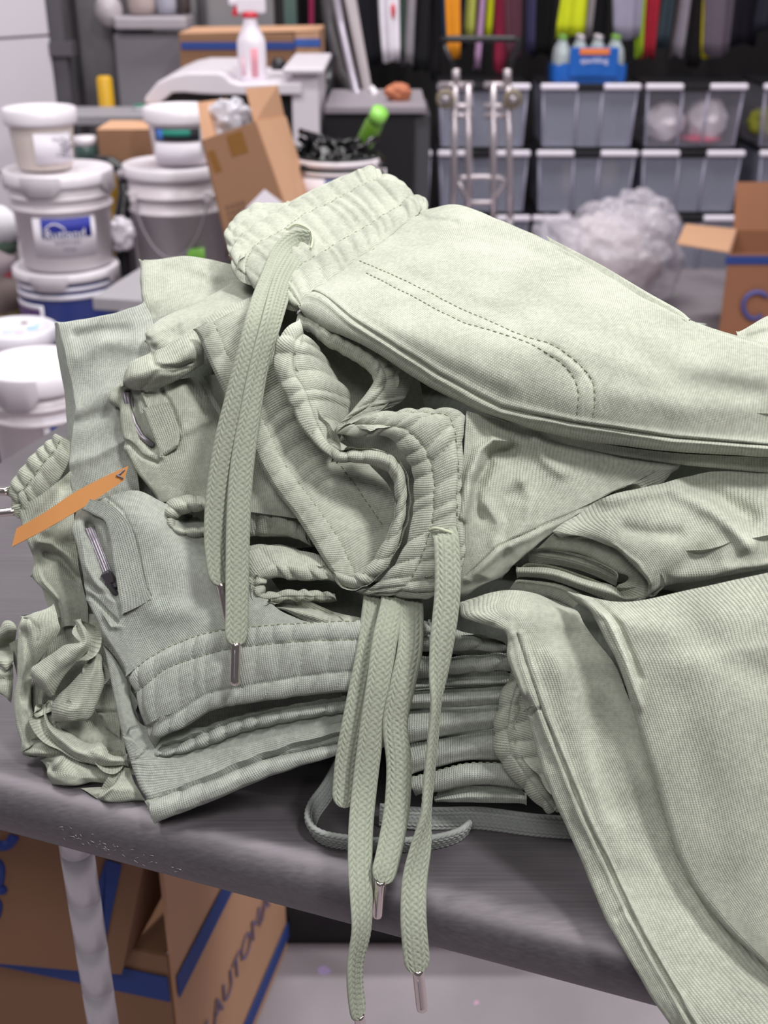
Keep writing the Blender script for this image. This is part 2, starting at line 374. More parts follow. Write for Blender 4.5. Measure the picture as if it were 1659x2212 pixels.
# ------------------------------------------------------------------ steel work table
def table():
    t = thing('steel_table', 'dark grey steel work table with a rolled front edge under the pile of sweatpants', 'table', tab(0.4, 0.3, 0))
    m, nt, b = mk('worn_dark_steel')
    tc = N(nt, 'ShaderNodeTexCoord'); mp = N(nt, 'ShaderNodeMapping'); mp.inputs['Rotation'].default_value = (0, 0, math.radians(19.3)); mp.inputs['Scale'].default_value = (3, 160, 160)
    nt.links.new(tc.outputs['Object'], mp.inputs[0])
    n1 = N(nt, 'ShaderNodeTexNoise'); n1.inputs['Scale'].default_value = 4; n1.inputs['Detail'].default_value = 6; nt.links.new(mp.outputs[0], n1.inputs['Vector'])
    n2 = N(nt, 'ShaderNodeTexNoise'); n2.inputs['Scale'].default_value = 9; n2.inputs['Detail'].default_value = 5; nt.links.new(tc.outputs['Object'], n2.inputs['Vector'])
    f = mth(nt, 'ADD', mth(nt, 'MULTIPLY', n1.outputs['Fac'], .5), mth(nt, 'MULTIPLY', n2.outputs['Fac'], .5))
    cr_ = N(nt, 'ShaderNodeValToRGB'); cr_.color_ramp.elements[0].position = .35; cr_.color_ramp.elements[1].position = .7
    cr_.color_ramp.elements[0].color = (.135, .122, .135, 1); cr_.color_ramp.elements[1].color = (.20, .183, .198, 1)
    nt.links.new(f, cr_.inputs[0])
    vo = N(nt, 'ShaderNodeTexNoise'); vo.inputs['Scale'].default_value = 70; vo.inputs['Detail'].default_value = 8; nt.links.new(tc.outputs['Object'], vo.inputs['Vector'])
    sc_ = mth(nt, 'GREATER_THAN', vo.outputs['Fac'], .735)
    mx = N(nt, 'ShaderNodeMix', data_type='RGBA'); nt.links.new(sc_, mx.inputs['Factor']); nt.links.new(cr_.outputs[0], mx.inputs['A']); mx.inputs['B'].default_value = (.33, .31, .32, 1)
    nt.links.new(mx.outputs['Result'], b.inputs['Base Color']); b.inputs['Metallic'].default_value = .75
    nt.links.new(mth(nt, 'ADD', mth(nt, 'MULTIPLY', f, .25), .36), b.inputs['Roughness'])
    prof = [(.66, .862), (.66, .9), (.3, .9), (.05, .9), (.012, .9), (.004, .9)]
    prof += [(-.0205 * math.sin(a), .8795 + .0205 * math.cos(a)) for a in np.linspace(.1, math.pi, 18)] + [(.03, .859), (.03, .862)]
    mb = MB(); aa = np.linspace(-.285, .74, 40)
    P = np.array([[tab(a, s_, z_) for a in aa] for s_, z_ in prof]); mb.grid(P)
    k = len(prof) * 40
    mb.add([tab(-.285, s_, z_) for s_, z_ in prof], [tuple(range(len(prof)))], smooth=False)
    mb.add([tab(.74, s_, z_) for s_, z_ in prof], [tuple(reversed(range(len(prof))))], smooth=False)
    mb.build('table_top', m, t)
    galv = plain('galvanised_leg', (206, 202, 208), .32, .4, vary=.08, scale=40)
    for a, s_ in ((-.032, .1), (.70, .1), (-.25, .56), (.70, .56)):
        p = tab(a, s_, 0); mb = MB(); pr = []
        z = .02
        while z < .845:
            pr += [(.0112, z), (.0124, z + .001), (.0124, z + .0455), (.0112, z + .0465), (.011, z + .0475)]; z += .048
        pr = [(.012, 0.0)] + pr + [(.0122, .861)]
        mb.lathe(pr, (p[0], p[1], 0), 28); mb.build('table_leg', galv, t)
    def onroll(px, py):
        c = np.array([0., .8795]); r = ray(float(px), float(py)); lo, hi = None, None
        for d in np.linspace(.5, .85, 700):
            q = np.array([0, 0, CAMH]) + d * r; s_ = (q[:2] - E0) @ EN
            if math.hypot(s_ - c[0], q[2] - c[1]) <= .0208 or (s_ > 0 and q[2] <= .9003): return q
        return q
    rs = random.Random(5); mb = MB()
    for k in range(46):
        f = rs.random(); x, y = 130 + 250 * f + rs.uniform(-8, 8), 1795 + 88 * f + rs.uniform(-14, 14); L = rs.uniform(2, 11); a = rs.uniform(-.3, .9)
        mb.tube(np.array([onroll(x + L * t_ * math.cos(a), y + L * t_ * math.sin(a)) for t_ in (0, .5, 1)]), rs.uniform(.00006, .00016), 4)
    o = mb.build('scuff_scratches', plain('bare_scratched_metal', (176, 170, 174), .4, .5), t); o['kind'] = 'stuff'
table()

# ------------------------------------------------------------------ the pile of sweatpants
GR = 'sage green sweatpants heaped on the steel table'
def pants(label, px, py): return thing('sweatpants', label, 'sweatpants', base(px, py), GR)

# 1. topmost pair: gathered waistband at the upper left, leg running out of frame to the right
t1 = pants('topmost sage sweatpants laid across the pile, waistband at upper left and two cords hanging down', 900, 1500)
wb_rows = [[(150, 690, 1.6), (225, 765, 1.6), (345, 840, 1.6), (500, 925, 1.6)], [(92, 585, .2), (190, 655, .2), (380, 760, .2), (510, 882, .2)],
    [(118, 500), (250, 520), (440, 680), (560, 820)], [(230, 405), (370, 450), (620, 580), (740, 700)], [(400, 300), (560, 325), (750, 495), (860, 612)],
    [(560, 210), (700, 255), (915, 400), (1000, 512)], [(720, 135), (850, 180), (1030, 330), (1110, 425)], [(840, 85), (930, 140), (1110, 280), (1190, 362)],
    [(925, 52), (990, 115), (1155, 232), (1240, 308)], [(965, 75, 1.5), (1045, 140, 1.5), (1195, 222, 1.5), (1270, 278, 1.5)]]
wb = Patch(wb_rows, 'A', -.2, step=3.2, pucker=dict(strips=(0, .333, .667, 1), amp=3.3, wl=.0125, bulge=2.8), wr=.0006, seed=3, curl={'v0': .004})
wb2 = Patch([[(150, 700, 3), (200, 720, 2.4), (260, 740, 2)], [(75, 560, 2.6), (140, 560, 1.6), (200, 560, 1.6)], [(62, 450, 2.2), (120, 460, 1.2), (200, 470, 1.2)],
    [(95, 380, 2), (160, 400, 1.2), (250, 420, 1.4)], [(165, 315, 2), (240, 350, 1.4), (330, 390, 1.6)], [(255, 262, 2.3), (320, 310, 1.8), (400, 360, 2)],
    [(345, 275, 3), (400, 310, 2.4), (460, 340, 2.4)], [(440, 255, 3), (500, 300, 3), (560, 330, 3)]], 'A', 0, step=3.2,
    pucker=dict(strips=(0, .5, 1), amp=2.4, wl=.016, bulge=1.5), seed=9, curl={'v0': .005})
wb3 = Patch([[(920, 80, 2), (960, 130, 1.5), (1040, 200, 1.5)], [(1000, 88, 1.8), (1030, 160, .8), (1090, 240, .6)], [(1090, 108, 1.8), (1110, 190, .8), (1150, 270, .6)],
    [(1165, 165, 1.8), (1180, 230, .8), (1200, 300, .6)], [(1200, 205, 2), (1215, 260, .8), (1240, 315, .5)], [(1262, 225, 2), (1265, 280, 1), (1270, 330, .6)], [(1285, 250, 3), (1290, 300, 2), (1290, 340, 1.4)]], 'A', .2, step=3.2,
    pucker=dict(strips=(0, 1), amp=2.2, wl=.014, bulge=1), seed=12, curl={'v0': .005})
wu = Patch([[(q[0], q[1], 2.4) for q in r] for r in wb_rows[1:9]], 'A', 0, step=8, wr=0)  # hidden layer behind the waistband, added against light leaks
cloth('waistband', [wb, wb2, wb3, wu], M_SAGE, t1, [wb.line(v=.333), wb.line(v=.667), wb.line(v=.995)])
body_rows = [
    [(908, 450), (985, 434), (1090, 468), (1200, 518), (1300, 576), (1400, 638), (1532, 697), (1720, 748), (1900, 790)],
    [(862, 497), (955, 520, -.6), (1060, 560, -.6), (1170, 610, -.6), (1275, 655, -.6), (1390, 705, -.4), (1530, 765), (1720, 815), (1900, 850)],
    [(790, 548), (885, 590, -.7), (985, 630, -.9), (1095, 680, -.9), (1205, 735, -.9), (1330, 790, -.4), (1500, 835, -.2), (1720, 880), (1900, 910)],
    [(728, 593), (815, 640, -.5), (910, 690, -.8), (1020, 745, -.9), (1140, 810, -.9), (1280, 870, -.6), (1470, 910, -.3), (1720, 945), (1900, 965)],
    [(672, 630), (745, 694), (830, 748), (940, 818), (1074, 887), (1230, 926), (1450, 958), (1720, 978), (1900, 995)],
    [(645, 664, .4), (715, 716, .4), (805, 772, .5), (915, 842, .5), (1051, 906, .5), (1220, 957, .5), (1440, 987, .4), (1720, 1006, .4), (1900, 1020, .4)]]
seam1 = [(668, 629), (745, 694), (830, 748), (940, 818), (1074, 887), (1230, 926), (1450, 958), (1720, 978)]
pk_o = [(775, 564), (900, 618), (1000, 666), (1119, 722), (1199, 749), (1254, 789), (1282, 829), (1284, 880), (1274, 924)]
pk_i = [(790, 590), (900, 645), (1000, 694), (1139, 741), (1214, 785), (1242, 821), (1250, 857), (1242, 916)]
body = Patch(body_rows, 'P', -.1, step=4.2, strokes=[(seam1, 3.2, 2.2), ([(x + 3, y - 12) for x, y in seam1], 8, -1.3), ([(x - 4, y + 14) for x, y in seam1], 9, -1.6),
    (pk_o, 2.6, 1.1), (pk_i, 2.6, .9), ([(x - 4, y + 12) for x, y in pk_o[:6]], 9, -1.0), ([(810, 560), (960, 625), (1120, 690)], 14, 2.2),
    ([(930, 470), (1000, 490), (1120, 520), (1260, 600)], 16, 2.6), ([(1160, 500), (1260, 556), (1400, 634), (1480, 680)], 4, 2.2), ([(905, 458), (930, 478), (985, 482)], 10, 4),
    ([(1120, 640), (1300, 740), (1500, 820), (1640, 850)], 30, 3.2), ([(1240, 720), (1420, 800), (1650, 815)], 34, -3.0), ([(1000, 560), (1160, 620), (1330, 690)], 36, -2.2),
    ([(1330, 850), (1480, 880), (1659, 870)], 30, -2.0), ([(820, 690), (960, 770), (1100, 830)], 26, -2.0), ([(900, 610), (1050, 690), (1180, 740)], 22, 1.4)],
    curl={'u1': .0075, 'u0': .009}, wr=.0011, wrs=20, seed=4)
flap = Patch([[(1180, 508, 1.6), (1300, 570, 1.2), (1400, 630, 1), (1465, 666, 1), (1492, 688, 1.2)], [(1190, 530, 2), (1300, 590, 1.6), (1395, 648, 1.6), (1455, 684, 1.6), (1478, 700, 1.6)]], 'P', 0, curl={'u0': .0022}, wr=0)
low = Patch([[(1090, 905, 1.4), (1240, 948, 1.2), (1440, 980, 1.2), (1720, 995, 1.2), (1900, 1010, 1.2)], [(1100, 928, 1.9), (1250, 972, 1.7), (1440, 1003, 1.4), (1720, 1030, 1.4), (1900, 1046, 1.4)]], 'P', 0, curl={'u1': .005}, wr=.0005)
A_ = [[np.array(q + (0,) * (3 - len(q)), float) for q in r] for r in body_rows]
ur = [[.86 * a + .14 * b for a, b in zip(A_[0], A_[1])]] + A_[1:5] + [[.4 * a + .6 * b for a, b in zip(A_[4], A_[5])]]
under = Patch([[tuple(q) for q in r] for r in ur], 'P', 1.7, step=9, wr=0)  # hidden under layer, added to keep light from leaking into the cavity
cloth('trouser_leg', [body, flap, low, under], M_SAGE, t1, [body.along(pk_o), body.along(pk_i)])
bt = MB()
bt.tube(wb.along([(618, 497), (640, 492), (668, 503), (676, 522), (672, 545)])[0] + np.array([0, -.0008, .0012]), .0007, 8)
bt.build('drawstring_eyelet', M_THREAD, t1)
cord([(668, 522, -.6, 0), (640, 520, -.9, 0), (612, 545, -1.0, 0), (588, 600, -1.2, 0), (562, 670, -1.4, 0), (536, 770, -1.6, 0), (510, 870, -1.7, 0), (488, 960, -1.7, 0), (472, 1060, -1.6, 5), (466, 1150, -1.5, 15), (470, 1215, -1.4, 25), (479, 1263, -1.3, 30)], t1)
cord([(640, 560, -.1, 0), (612, 610, -.7, 20), (585, 700, -1.0, 35), (558, 800, -1.1, 40), (540, 900, -1.2, 30), (524, 1000, -1.3, 15), (516, 1100, -1.4, 10), (513, 1220, -1.5, 15), (512, 1320, -1.6, 20), (510, 1392, -1.7, 25)], t1)

# 2. second pair: its open waistband crumpled into a ring at the middle
t2 = pants('sweatpants with an open crumpled waistband ring in the middle of the pile', 900, 1560)
W1 = Patch([[(38, 128), (152, 82), (300, 20, 1), (460, -60, 2)], [(100, 285), (232, 275, .2), (340, 200, 1), (500, 120, 2)], [(200, 490), (322, 440, .2), (430, 380, 1), (560, 300, 2.2)],
    [(300, 690), (430, 640, .2), (540, 580, 1.2), (700, 520, 2.6)], [(395, 885), (520, 830, .2), (640, 770, 1.4), (850, 700, 3)], [(470, 1010), (620, 970, .2), (760, 900, 1.4), (1000, 860, 3)],
    [(580, 1150), (730, 1120, .2), (860, 1060, 1.2), (1120, 1000, 3)], [(665, 1280), (820, 1250, .2), (950, 1190, 1), (1150, 1150, 2.4)], [(738, 1395), (890, 1390, .2), (1000, 1330, .8), (1140, 1300, 1.6)],
    [(810, 1490), (925, 1465, .2), (1010, 1430, .6), (1090, 1420, 1)], [(880, 1545, .2), (950, 1500, .3), (1020, 1470, .6), (1070, 1440, .8)]], 'C', .6, step=3.2,
    pucker=dict(strips=(0, .333, 1), amp=1.1, wl=.013, bulge=1.6), strokes=[([(840, 870), (940, 1000), (1020, 1120), (1090, 1220)], 3, .9)], seed=21, curl={'v0': .0045}, wr=.0006, swap=True)
W2 = Patch([[(620, 62, .6), (640, 150, .8), (690, 200, 1.4), (760, 260, 3)], [(525, 120, .1), (592, 200), (680, 250, 1), (800, 330, 3)], [(465, 230), (578, 290), (700, 320, 1), (840, 400, 3)], [(462, 330), (592, 370), (740, 400, 1), (900, 470, 3)],
    [(500, 450), (640, 450), (760, 480, 1), (900, 550, 3)], [(560, 570), (682, 560), (770, 580, 1), (880, 640, 2.6)], [(620, 690), (722, 660), (790, 680, .8), (850, 720, 2)], [(720, 790), (772, 740), (810, 740, .6), (860, 760, 1.2)],
    [(820, 864, .2), (850, 800), (880, 780, .3), (900, 770, .5)]], 'C', -.4, step=3.0, pucker=dict(strips=(0, .333, 1), amp=2.0, wl=.011, bulge=2.4), seed=22, curl={'v0': .0048}, wr=.0006, swap=True)
W3 = Patch([[(600, 80, 1), (640, 20, 2), (700, -20, 3)], [(680, 128, .8), (740, 60, 1.6), (800, 10, 3)], [(732, 198, .8), (800, 130, 1.4), (870, 80, 3)], [(830, 255, .8), (900, 180, 1.4), (970, 130, 3)],
    [(948, 330, .8), (1030, 260, 1.4), (1100, 220, 3)], [(1003, 388, .8), (1090, 340, 1.4), (1180, 310, 3)], [(990, 440, .8), (1110, 430, 1.4), (1220, 430, 3)], [(895, 555, .6), (1040, 530, 1.2), (1180, 520, 2.4)],
    [(812, 655, .2), (900, 620, .6), (1060, 560, 1.4)], [(815, 700, .1), (890, 660, .2), (1030, 600, .8)]], 'C', .4, step=3.0, pucker=dict(strips=(0, .35, 1), amp=2.2, wl=.0095, bulge=2.0), seed=23, curl={'v0': .005}, wr=.0006, swap=True)
W4 = Patch([[(790, 855, .4), (815, 825), (838, 795, .4)], [(870, 868, .3), (882, 822, -.3), (900, 775, .3)], [(960, 872, .3), (972, 822, -.3), (982, 762, .3)], [(1055, 900, .3), (1082, 838, -.3), (1095, 782, .3)], [(1112, 955, .3), (1150, 902, -.3), (1175, 848, .3)],
    [(1128, 1060, .3), (1172, 1025, -.3), (1215, 962, .3)], [(1118, 1150, .3), (1165, 1132, -.3), (1214, 1082, .3)], [(1075, 1250, .3), (1135, 1252, -.3), (1192, 1212, .3)], [(1028, 1330, .3), (1090, 1352, -.3), (1152, 1342, .3)], [(985, 1400, .3), (1030, 1432, -.3), (1080, 1455, .3)],
    [(900, 1452, .4), (930, 1492, -.2), (960, 1545, .3)], [(800, 1440, .8), (830, 1480, .3), (850, 1535, .6)]], 'C', -.35, step=2.8, pucker=dict(strips=(0, 1), amp=1.9, wl=.011, bulge=1.6), seed=24, curl={'v0': .0035, 'v1': .0035}, wr=.0005, swap=True)
W5 = Patch([[(812, 702, .3), (905, 645), (1000, 605), (1080, 592, .8)], [(920, 722, .1), (1060, 655, -.5), (1180, 592, -.3), (1300, 560, .4)], [(1060, 702), (1190, 680, -.7), (1350, 612, -.5), (1500, 570, .3)], [(1152, 782), (1282, 772, -.8), (1420, 690, -.7), (1520, 660)],
    [(1220, 900), (1330, 900, -.8), (1465, 850, -.8), (1502, 860)], [(1230, 1050), (1340, 1050, -.8), (1455, 1020, -.8), (1492, 1040)], [(1205, 1222), (1322, 1200, -.8), (1450, 1180, -.8), (1510, 1200)], [(1160, 1342), (1280, 1330, -.7), (1440, 1320, -.7), (1525, 1330)],
    [(1078, 1452, .1), (1220, 1470, -.5), (1400, 1470, -.5), (1502, 1450)], [(990, 1530, .3), (1160, 1540, -.3), (1350, 1540, -.3), (1480, 1520)], [(920, 1562, .9), (1100, 1594, .5), (1300, 1594, .5), (1470, 1566, .5)]], 'C', -.3, step=2.8,
    pucker=dict(strips=(0, .36, .8, 1), amp=2.3, wl=.0105, bulge=2.2), seed=25, curl={'v0': .003, 'u1': .006}, wr=.0005, swap=True)
W6 = Patch([[(560, 60), (800, 20), (1250, 250)], [(480, 400), (850, 400), (1300, 560)], [(520, 800), (900, 800), (1350, 800)], [(700, 1200), (1000, 1200), (1400, 1200)], [(860, 1480), (1050, 1500), (1400, 1500)]], 'C', 6.5, step=8, wr=0)
W7 = Patch([[(900, 240, .6), (1100, 120, 1), (1420, -20, 1.6)], [(980, 330, .4), (1180, 250, .6), (1440, 150, 1)], [(1070, 450, .2), (1220, 400, .4), (1470, 350, .8)], [(1160, 620, .2), (1280, 600, .4), (1500, 560, .8)]], 'K', 1.2, seed=26, strokes=[([(1000, 300), (1150, 170), (1330, 60)], 8, -3)])
cloth('waistband', [W1, W2, W3, W4, W5, W6, W7], M_SAGE, t2, [W1.line(v=.333), W2.line(v=.333), W5.line(v=.36), W5.line(v=.8), W1.along([(840, 870), (940, 1000), (1020, 1120), (1090, 1220)], 'C')])
B2 = Patch([[(235, 60, .3), (420, 110, 1.5), (650, 180, 1.8), (900, 230, 2), (1250, 300, 2)], [(222, 250, .2), (400, 280, 1.2), (620, 300, 1.5), (900, 330, 1.6), (1215, 335, 1.8)], [(202, 400), (380, 420, .6), (600, 430, .9), (830, 430, 1.2), (1050, 400, 1.5)],
    [(202, 560), (360, 580, .3), (520, 580, .4), (700, 560, .6), (850, 498, 1)], [(212, 700), (330, 710), (450, 700), (560, 690, .3), (642, 642, .8)], [(200, 830), (290, 820, .1), (370, 800, .1), (440, 790, .3), (502, 772, .7)], [(178, 945, .5), (235, 942, .4), (290, 912, .4), (345, 885, .5), (400, 855, .8)]], 'D', -.1, step=3.6,
    strokes=[([(215, 560), (235, 470), (255, 370), (300, 250), (360, 195), (430, 205)], 11, -8), ([(450, 240), (350, 270), (325, 330), (290, 395)], 13, 8), ([(270, 420), (280, 480), (300, 560)], 12, 3), ([(520, 430), (440, 470), (410, 560), (395, 640)], 18, 3),
        ([(500, 390), (545, 480), (520, 590), (440, 690)], 16, -4), ([(330, 500), (390, 590), (370, 720), (300, 850)], 14, -4), ([(1150, 350), (830, 505), (600, 600), (380, 700), (230, 850)], 2.6, 2), ([(1130, 365), (840, 520), (610, 620), (390, 725), (240, 870)], 8, -2),
        ([(560, 200), (600, 290), (680, 350)], 16, -4)], curl={'u1': .006, 'v1': .004}, wr=.001, wrs=34, seed=6)
cloth('trouser_leg', [B2], M_SAGE, t2)
ey = MB(); ey.tube(W5.along([(1320, 1222), (1370, 1210), (1440, 1232), (1448, 1244)], 'C')[0] + np.array([0, -.0022, .0012]), .0009, 8); ey.build('drawstring_eyelet', M_THREAD, t2)
cord([(958, 1148, -1.0, 5), (964, 1165, -1.6, 5), (967, 1230, -2.0, 5), (966, 1290, -2.2, 8), (957, 1370, -2.4, 20), (948, 1450, -2.4, 45), (942, 1520, -2.4, 74), (935, 1600, -2.4, 74), (926, 1690, -2.4, 74), (920, 1760, -2.4, 74), (909, 1830, -2.2, 40), (896, 1900, -2.0, 20), (893, 1980, -1.9, 10), (898, 2050, -1.8, 5), (903, 2098, -1.8, 5)], t2)
cord([(850, 1285, .6, 0), (848, 1310, -.2, 5), (832, 1380, -1.2, 8), (818, 1480, -1.7, 10), (803, 1580, -1.8, 12), (790, 1680, -1.8, 12), (780, 1780, -1.9, 15), (778, 1870, -1.9, 20), (781, 1940, -1.9, 30), (781, 2010, -1.9, 45), (768, 2080, -1.9, 55), (768, 2140, -1.9, 55), (776, 2195, -1.9, 50)], t2)
cord([(885, 1290, .8, 0), (888, 1320, 0, 0), (886, 1400, -.9, 0), (870, 1480, -1.4, 0), (854, 1560, -1.5, 0), (862, 1650, -1.5, 0), (858, 1740, -1.6, 0), (845, 1820, -1.7, 5), (831, 1880, -1.8, 15), (822, 1905, -1.8, 15)], t2, agdir=(-.08, -.1, -1))

# 3. the pair whose pinched corner points left, under the topmost waistband
t3 = pants('sweatpants with a pinched corner pointing left below the topmost waistband', 560, 1500)
K1 = Patch([[(290, 470, 1), (330, 600, .5), (380, 740, .9)], [(275, 345, 1), (430, 480), (600, 640, .6)], [(410, 222, 1.5), (600, 370, .4), (760, 500, .6)], [(630, 112, 2.2), (780, 240, 1), (920, 330, .9)], [(840, 22, 2.8), (980, 100, 1.6), (1090, 150, 1.2)], [(1050, -90, 3), (1200, -20, 2), (1340, 60, 1.6)], [(1200, -170, 3), (1350, -120, 2.4), (1480, -40, 2)]], 'K', 1.5, step=3.6,
    strokes=[([(330, 470), (480, 380), (640, 330)], 9, 2), ([(350, 560), (520, 430), (640, 390)], 8, 2), ([(420, 640), (620, 500), (850, 330)], 6, -1.6)], curl={'u0': .004, 'v0': .006}, seed=31, wr=.0012)
K2 = Patch([[(68, 868, .8), (62, 890, .5), (72, 915, .8)], [(130, 705, .5), (145, 830, -.4), (150, 972, .6)], [(232, 632, .5), (255, 800, -.8), (270, 985, .6)], [(345, 575, .6), (390, 760, -.7), (415, 970, .8)], [(520, 500, .7), (600, 680, -.3), (625, 890, 1)], [(740, 380, 1), (790, 560, .3), (820, 770, 1.4)], [(900, 360, 1.6), (900, 560, 1.4), (900, 700, 2)]], 'K', .8, step=3.2,
    strokes=[([(370, 600), (385, 690), (470, 730), (660, 735), (780, 700)], 5, 3.5), ([(480, 770), (600, 790), (720, 770)], 6, 2.5), ([(270, 960), (360, 860), (430, 780)], 6, 1.5)], curl={'v1': .004, 'u0': .003}, seed=32, wr=.0012, swap=True)
cloth('waistband', [K1, K2], M_SAGE, t3)

# 4. and 5. the two pairs lying behind on the left
t4 = pants('sweatpants leg at the back of the pile, its squared end left of the topmost waistband', 500, 1300)
Q4 = Patch([[(299, 556), (400, 551), (520, 566), (640, 585)], [(299, 618), (410, 615, -.4), (530, 620, -.4), (650, 640)], [(316, 705), (390, 690), (480, 680), (640, 690)], [(330, 770, 1), (400, 760, 1), (500, 750, 1), (640, 740, 1)]], 'P', 8, strokes=[([(340, 575), (420, 600), (520, 640)], 14, 3), ([(320, 680), (400, 630), (500, 610)], 16, 3), ([(420, 575), (500, 600)], 12, -3)], curl={'v0': .006, 'u0': .007}, seed=41, wr=.003, wrs=14)
cloth('trouser_leg', [Q4], M_SAGE, t4)
t5 = pants('pale grey sweatpants leg at the left back of the pile with a straight folded edge', 220, 1400)
Q5 = Patch([[(120, 694, 4), (210, 680, 4), (312, 652, 4)], [(136, 760, 3.4), (225, 750, 3), (332, 700, 3.2)], [(152, 840, 2.6), (220, 830, 2.2), (322, 770, 2.4)], [(156, 895, 2), (212, 890, 1.5), (300, 850, 2)], [(147, 975, 1.6), (205, 960, 1.1), (285, 910, 1.6)], [(148, 1040, 1.3), (210, 1020, .9), (290, 985, 1.5)], [(160, 1095, 1.2), (220, 1085, .9), (300, 1060, 1.4)], [(170, 1140, 1.6), (230, 1130, 1.6), (310, 1110, 1.8)]], 'P', 1.2,
    strokes=[([(165, 770), (225, 735), (300, 745)], 22, -5), ([(170, 725), (210, 715), (270, 715)], 14, 5), ([(165, 880), (235, 845), (300, 800)], 20, -4), ([(160, 915), (230, 890)], 12, 3), ([(150, 1000), (200, 985), (270, 950)], 14, -3)], curl={'v0': .0022, 'u0': .004}, seed=42, wr=.002, wrs=18)
Q5s = Patch([[(128, 695, 5.3), (117, 699, 7)], [(145, 762, 4.8), (122, 750, 6.5)], [(161, 842, 4), (136, 838, 5.7)], [(165, 897, 3.5), (141, 905, 5.1)], [(156, 977, 3), (143, 985, 4.5)]], 'P', 0, step=3, wr=.0008, curl={'v1': .002})
Q5b = Patch([[(150, 740, 7), (320, 690, 7), (560, 640, 7)], [(170, 900, 5), (360, 850, 5.5), (640, 800, 6)], [(180, 1080, 4.4), (380, 1040, 4.6), (680, 1000, 5)], [(200, 1250, 4), (420, 1200, 4.2), (700, 1180, 4.8)]], 'P', 0, step=9, wr=0)
cloth('trouser_leg', [Q5, Q5s, Q5b], M_GREY, t5)

# 6. shaded pair with a zipped pocket and a small gathered cuff
t6 = pants('shaded sweatpants with an open zip pocket and small gathered cuff below the pinched corner', 420, 1500)
Q6 = Patch([[(262, 835), (330, 825, .5), (420, 815, 1.5), (580, 790, 2)], [(252, 885), (320, 880), (420, 880, .8), (600, 890, 1.5)], [(257, 945), (320, 950), (430, 960, .3), (620, 985, 1)], [(276, 1000), (340, 1010), (440, 1020), (640, 1060, .6)], [(305, 1045), (365, 1050), (455, 1060), (640, 1100, .4)], [(340, 1085, .3), (380, 1085), (460, 1095), (640, 1120, .5)]], 'P', 1.5,
    strokes=[([(268, 850), (285, 900), (305, 945), (330, 965)], 9, 7), ([(300, 840), (320, 890), (345, 960), (350, 985)], 6, -3), ([(352, 845), (375, 890), (390, 930)], 4, 3.5), ([(258, 955), (300, 985), (340, 1000)], 4, 3), ([(425, 800), (450, 845), (480, 900)], 20, 34), ([(390, 935), (450, 905), (520, 890)], 10, -3), ([(400, 1120), (440, 1112), (480, 1105)], 14, 26)], curl={'v0': .006}, seed=61, wr=.0014)
flp = Patch([[(305, 882), (325, 878), (365, 868)], [(318, 915), (340, 912), (380, 905)], [(332, 950), (355, 950), (388, 938)], [(345, 988), (362, 978), (385, 962)]], 'P', 1.1, curl={'v0': .002, 'u1': .002}, wr=.0005)
rg = Patch([[(1345, 590, 1.2), (1340, 625, -.2), (1330, 665, .4)], [(1250, 560, 1.2), (1260, 610, -.2), (1272, 678, .4)], [(1150, 565, 1), (1175, 620, -.3), (1205, 690, .4)], [(1062, 605, 1), (1105, 650, -.3), (1160, 708, .4)], [(1040, 690, 1), (1082, 715, -.3), (1135, 738, .4)], [(1075, 780, 1), (1110, 775, -.3), (1150, 755, .4)], [(1180, 852, 1), (1190, 805, -.3), (1205, 760, .4)], [(1300, 845, 1), (1295, 800, -.2), (1290, 755, .4)], [(1420, 835, 1), (1410, 800, 0), (1400, 755, .5)]], 'L4', .3, step=2.6,
    pucker=dict(strips=(0, 1), amp=2.0, wl=.008, bulge=1.4), seed=62, curl={'v1': .002}, wr=.0004, swap=True)
cloth('trouser_leg', [Q6], M_SAGE, t6, [Q6.along([(352, 985), (375, 965), (395, 945)])])
cloth('pocket_flap', [flp], M_SAGE, t6)
cloth('gathered_cuff', [rg], M_SAGE, t6)
zp = MB()
for k, (dx, of) in enumerate(((-9, .75), (-3, .5), (3, .5), (9, .75))):
    zp.tube(at(*[np.array(q) for q in zip(*[(272 + dx, 848), (277 + dx, 880), (289 + dx, 915), (306 + dx * .9, 942), (330 + dx * .7, 962)])], D0(np.array([272, 277, 289, 306, 330.]), np.array([848, 880, 915, 942, 962.])) + (1.5 + of) / 100), .0013, 8)
zp.build('zipper', M_ZIP, t6)

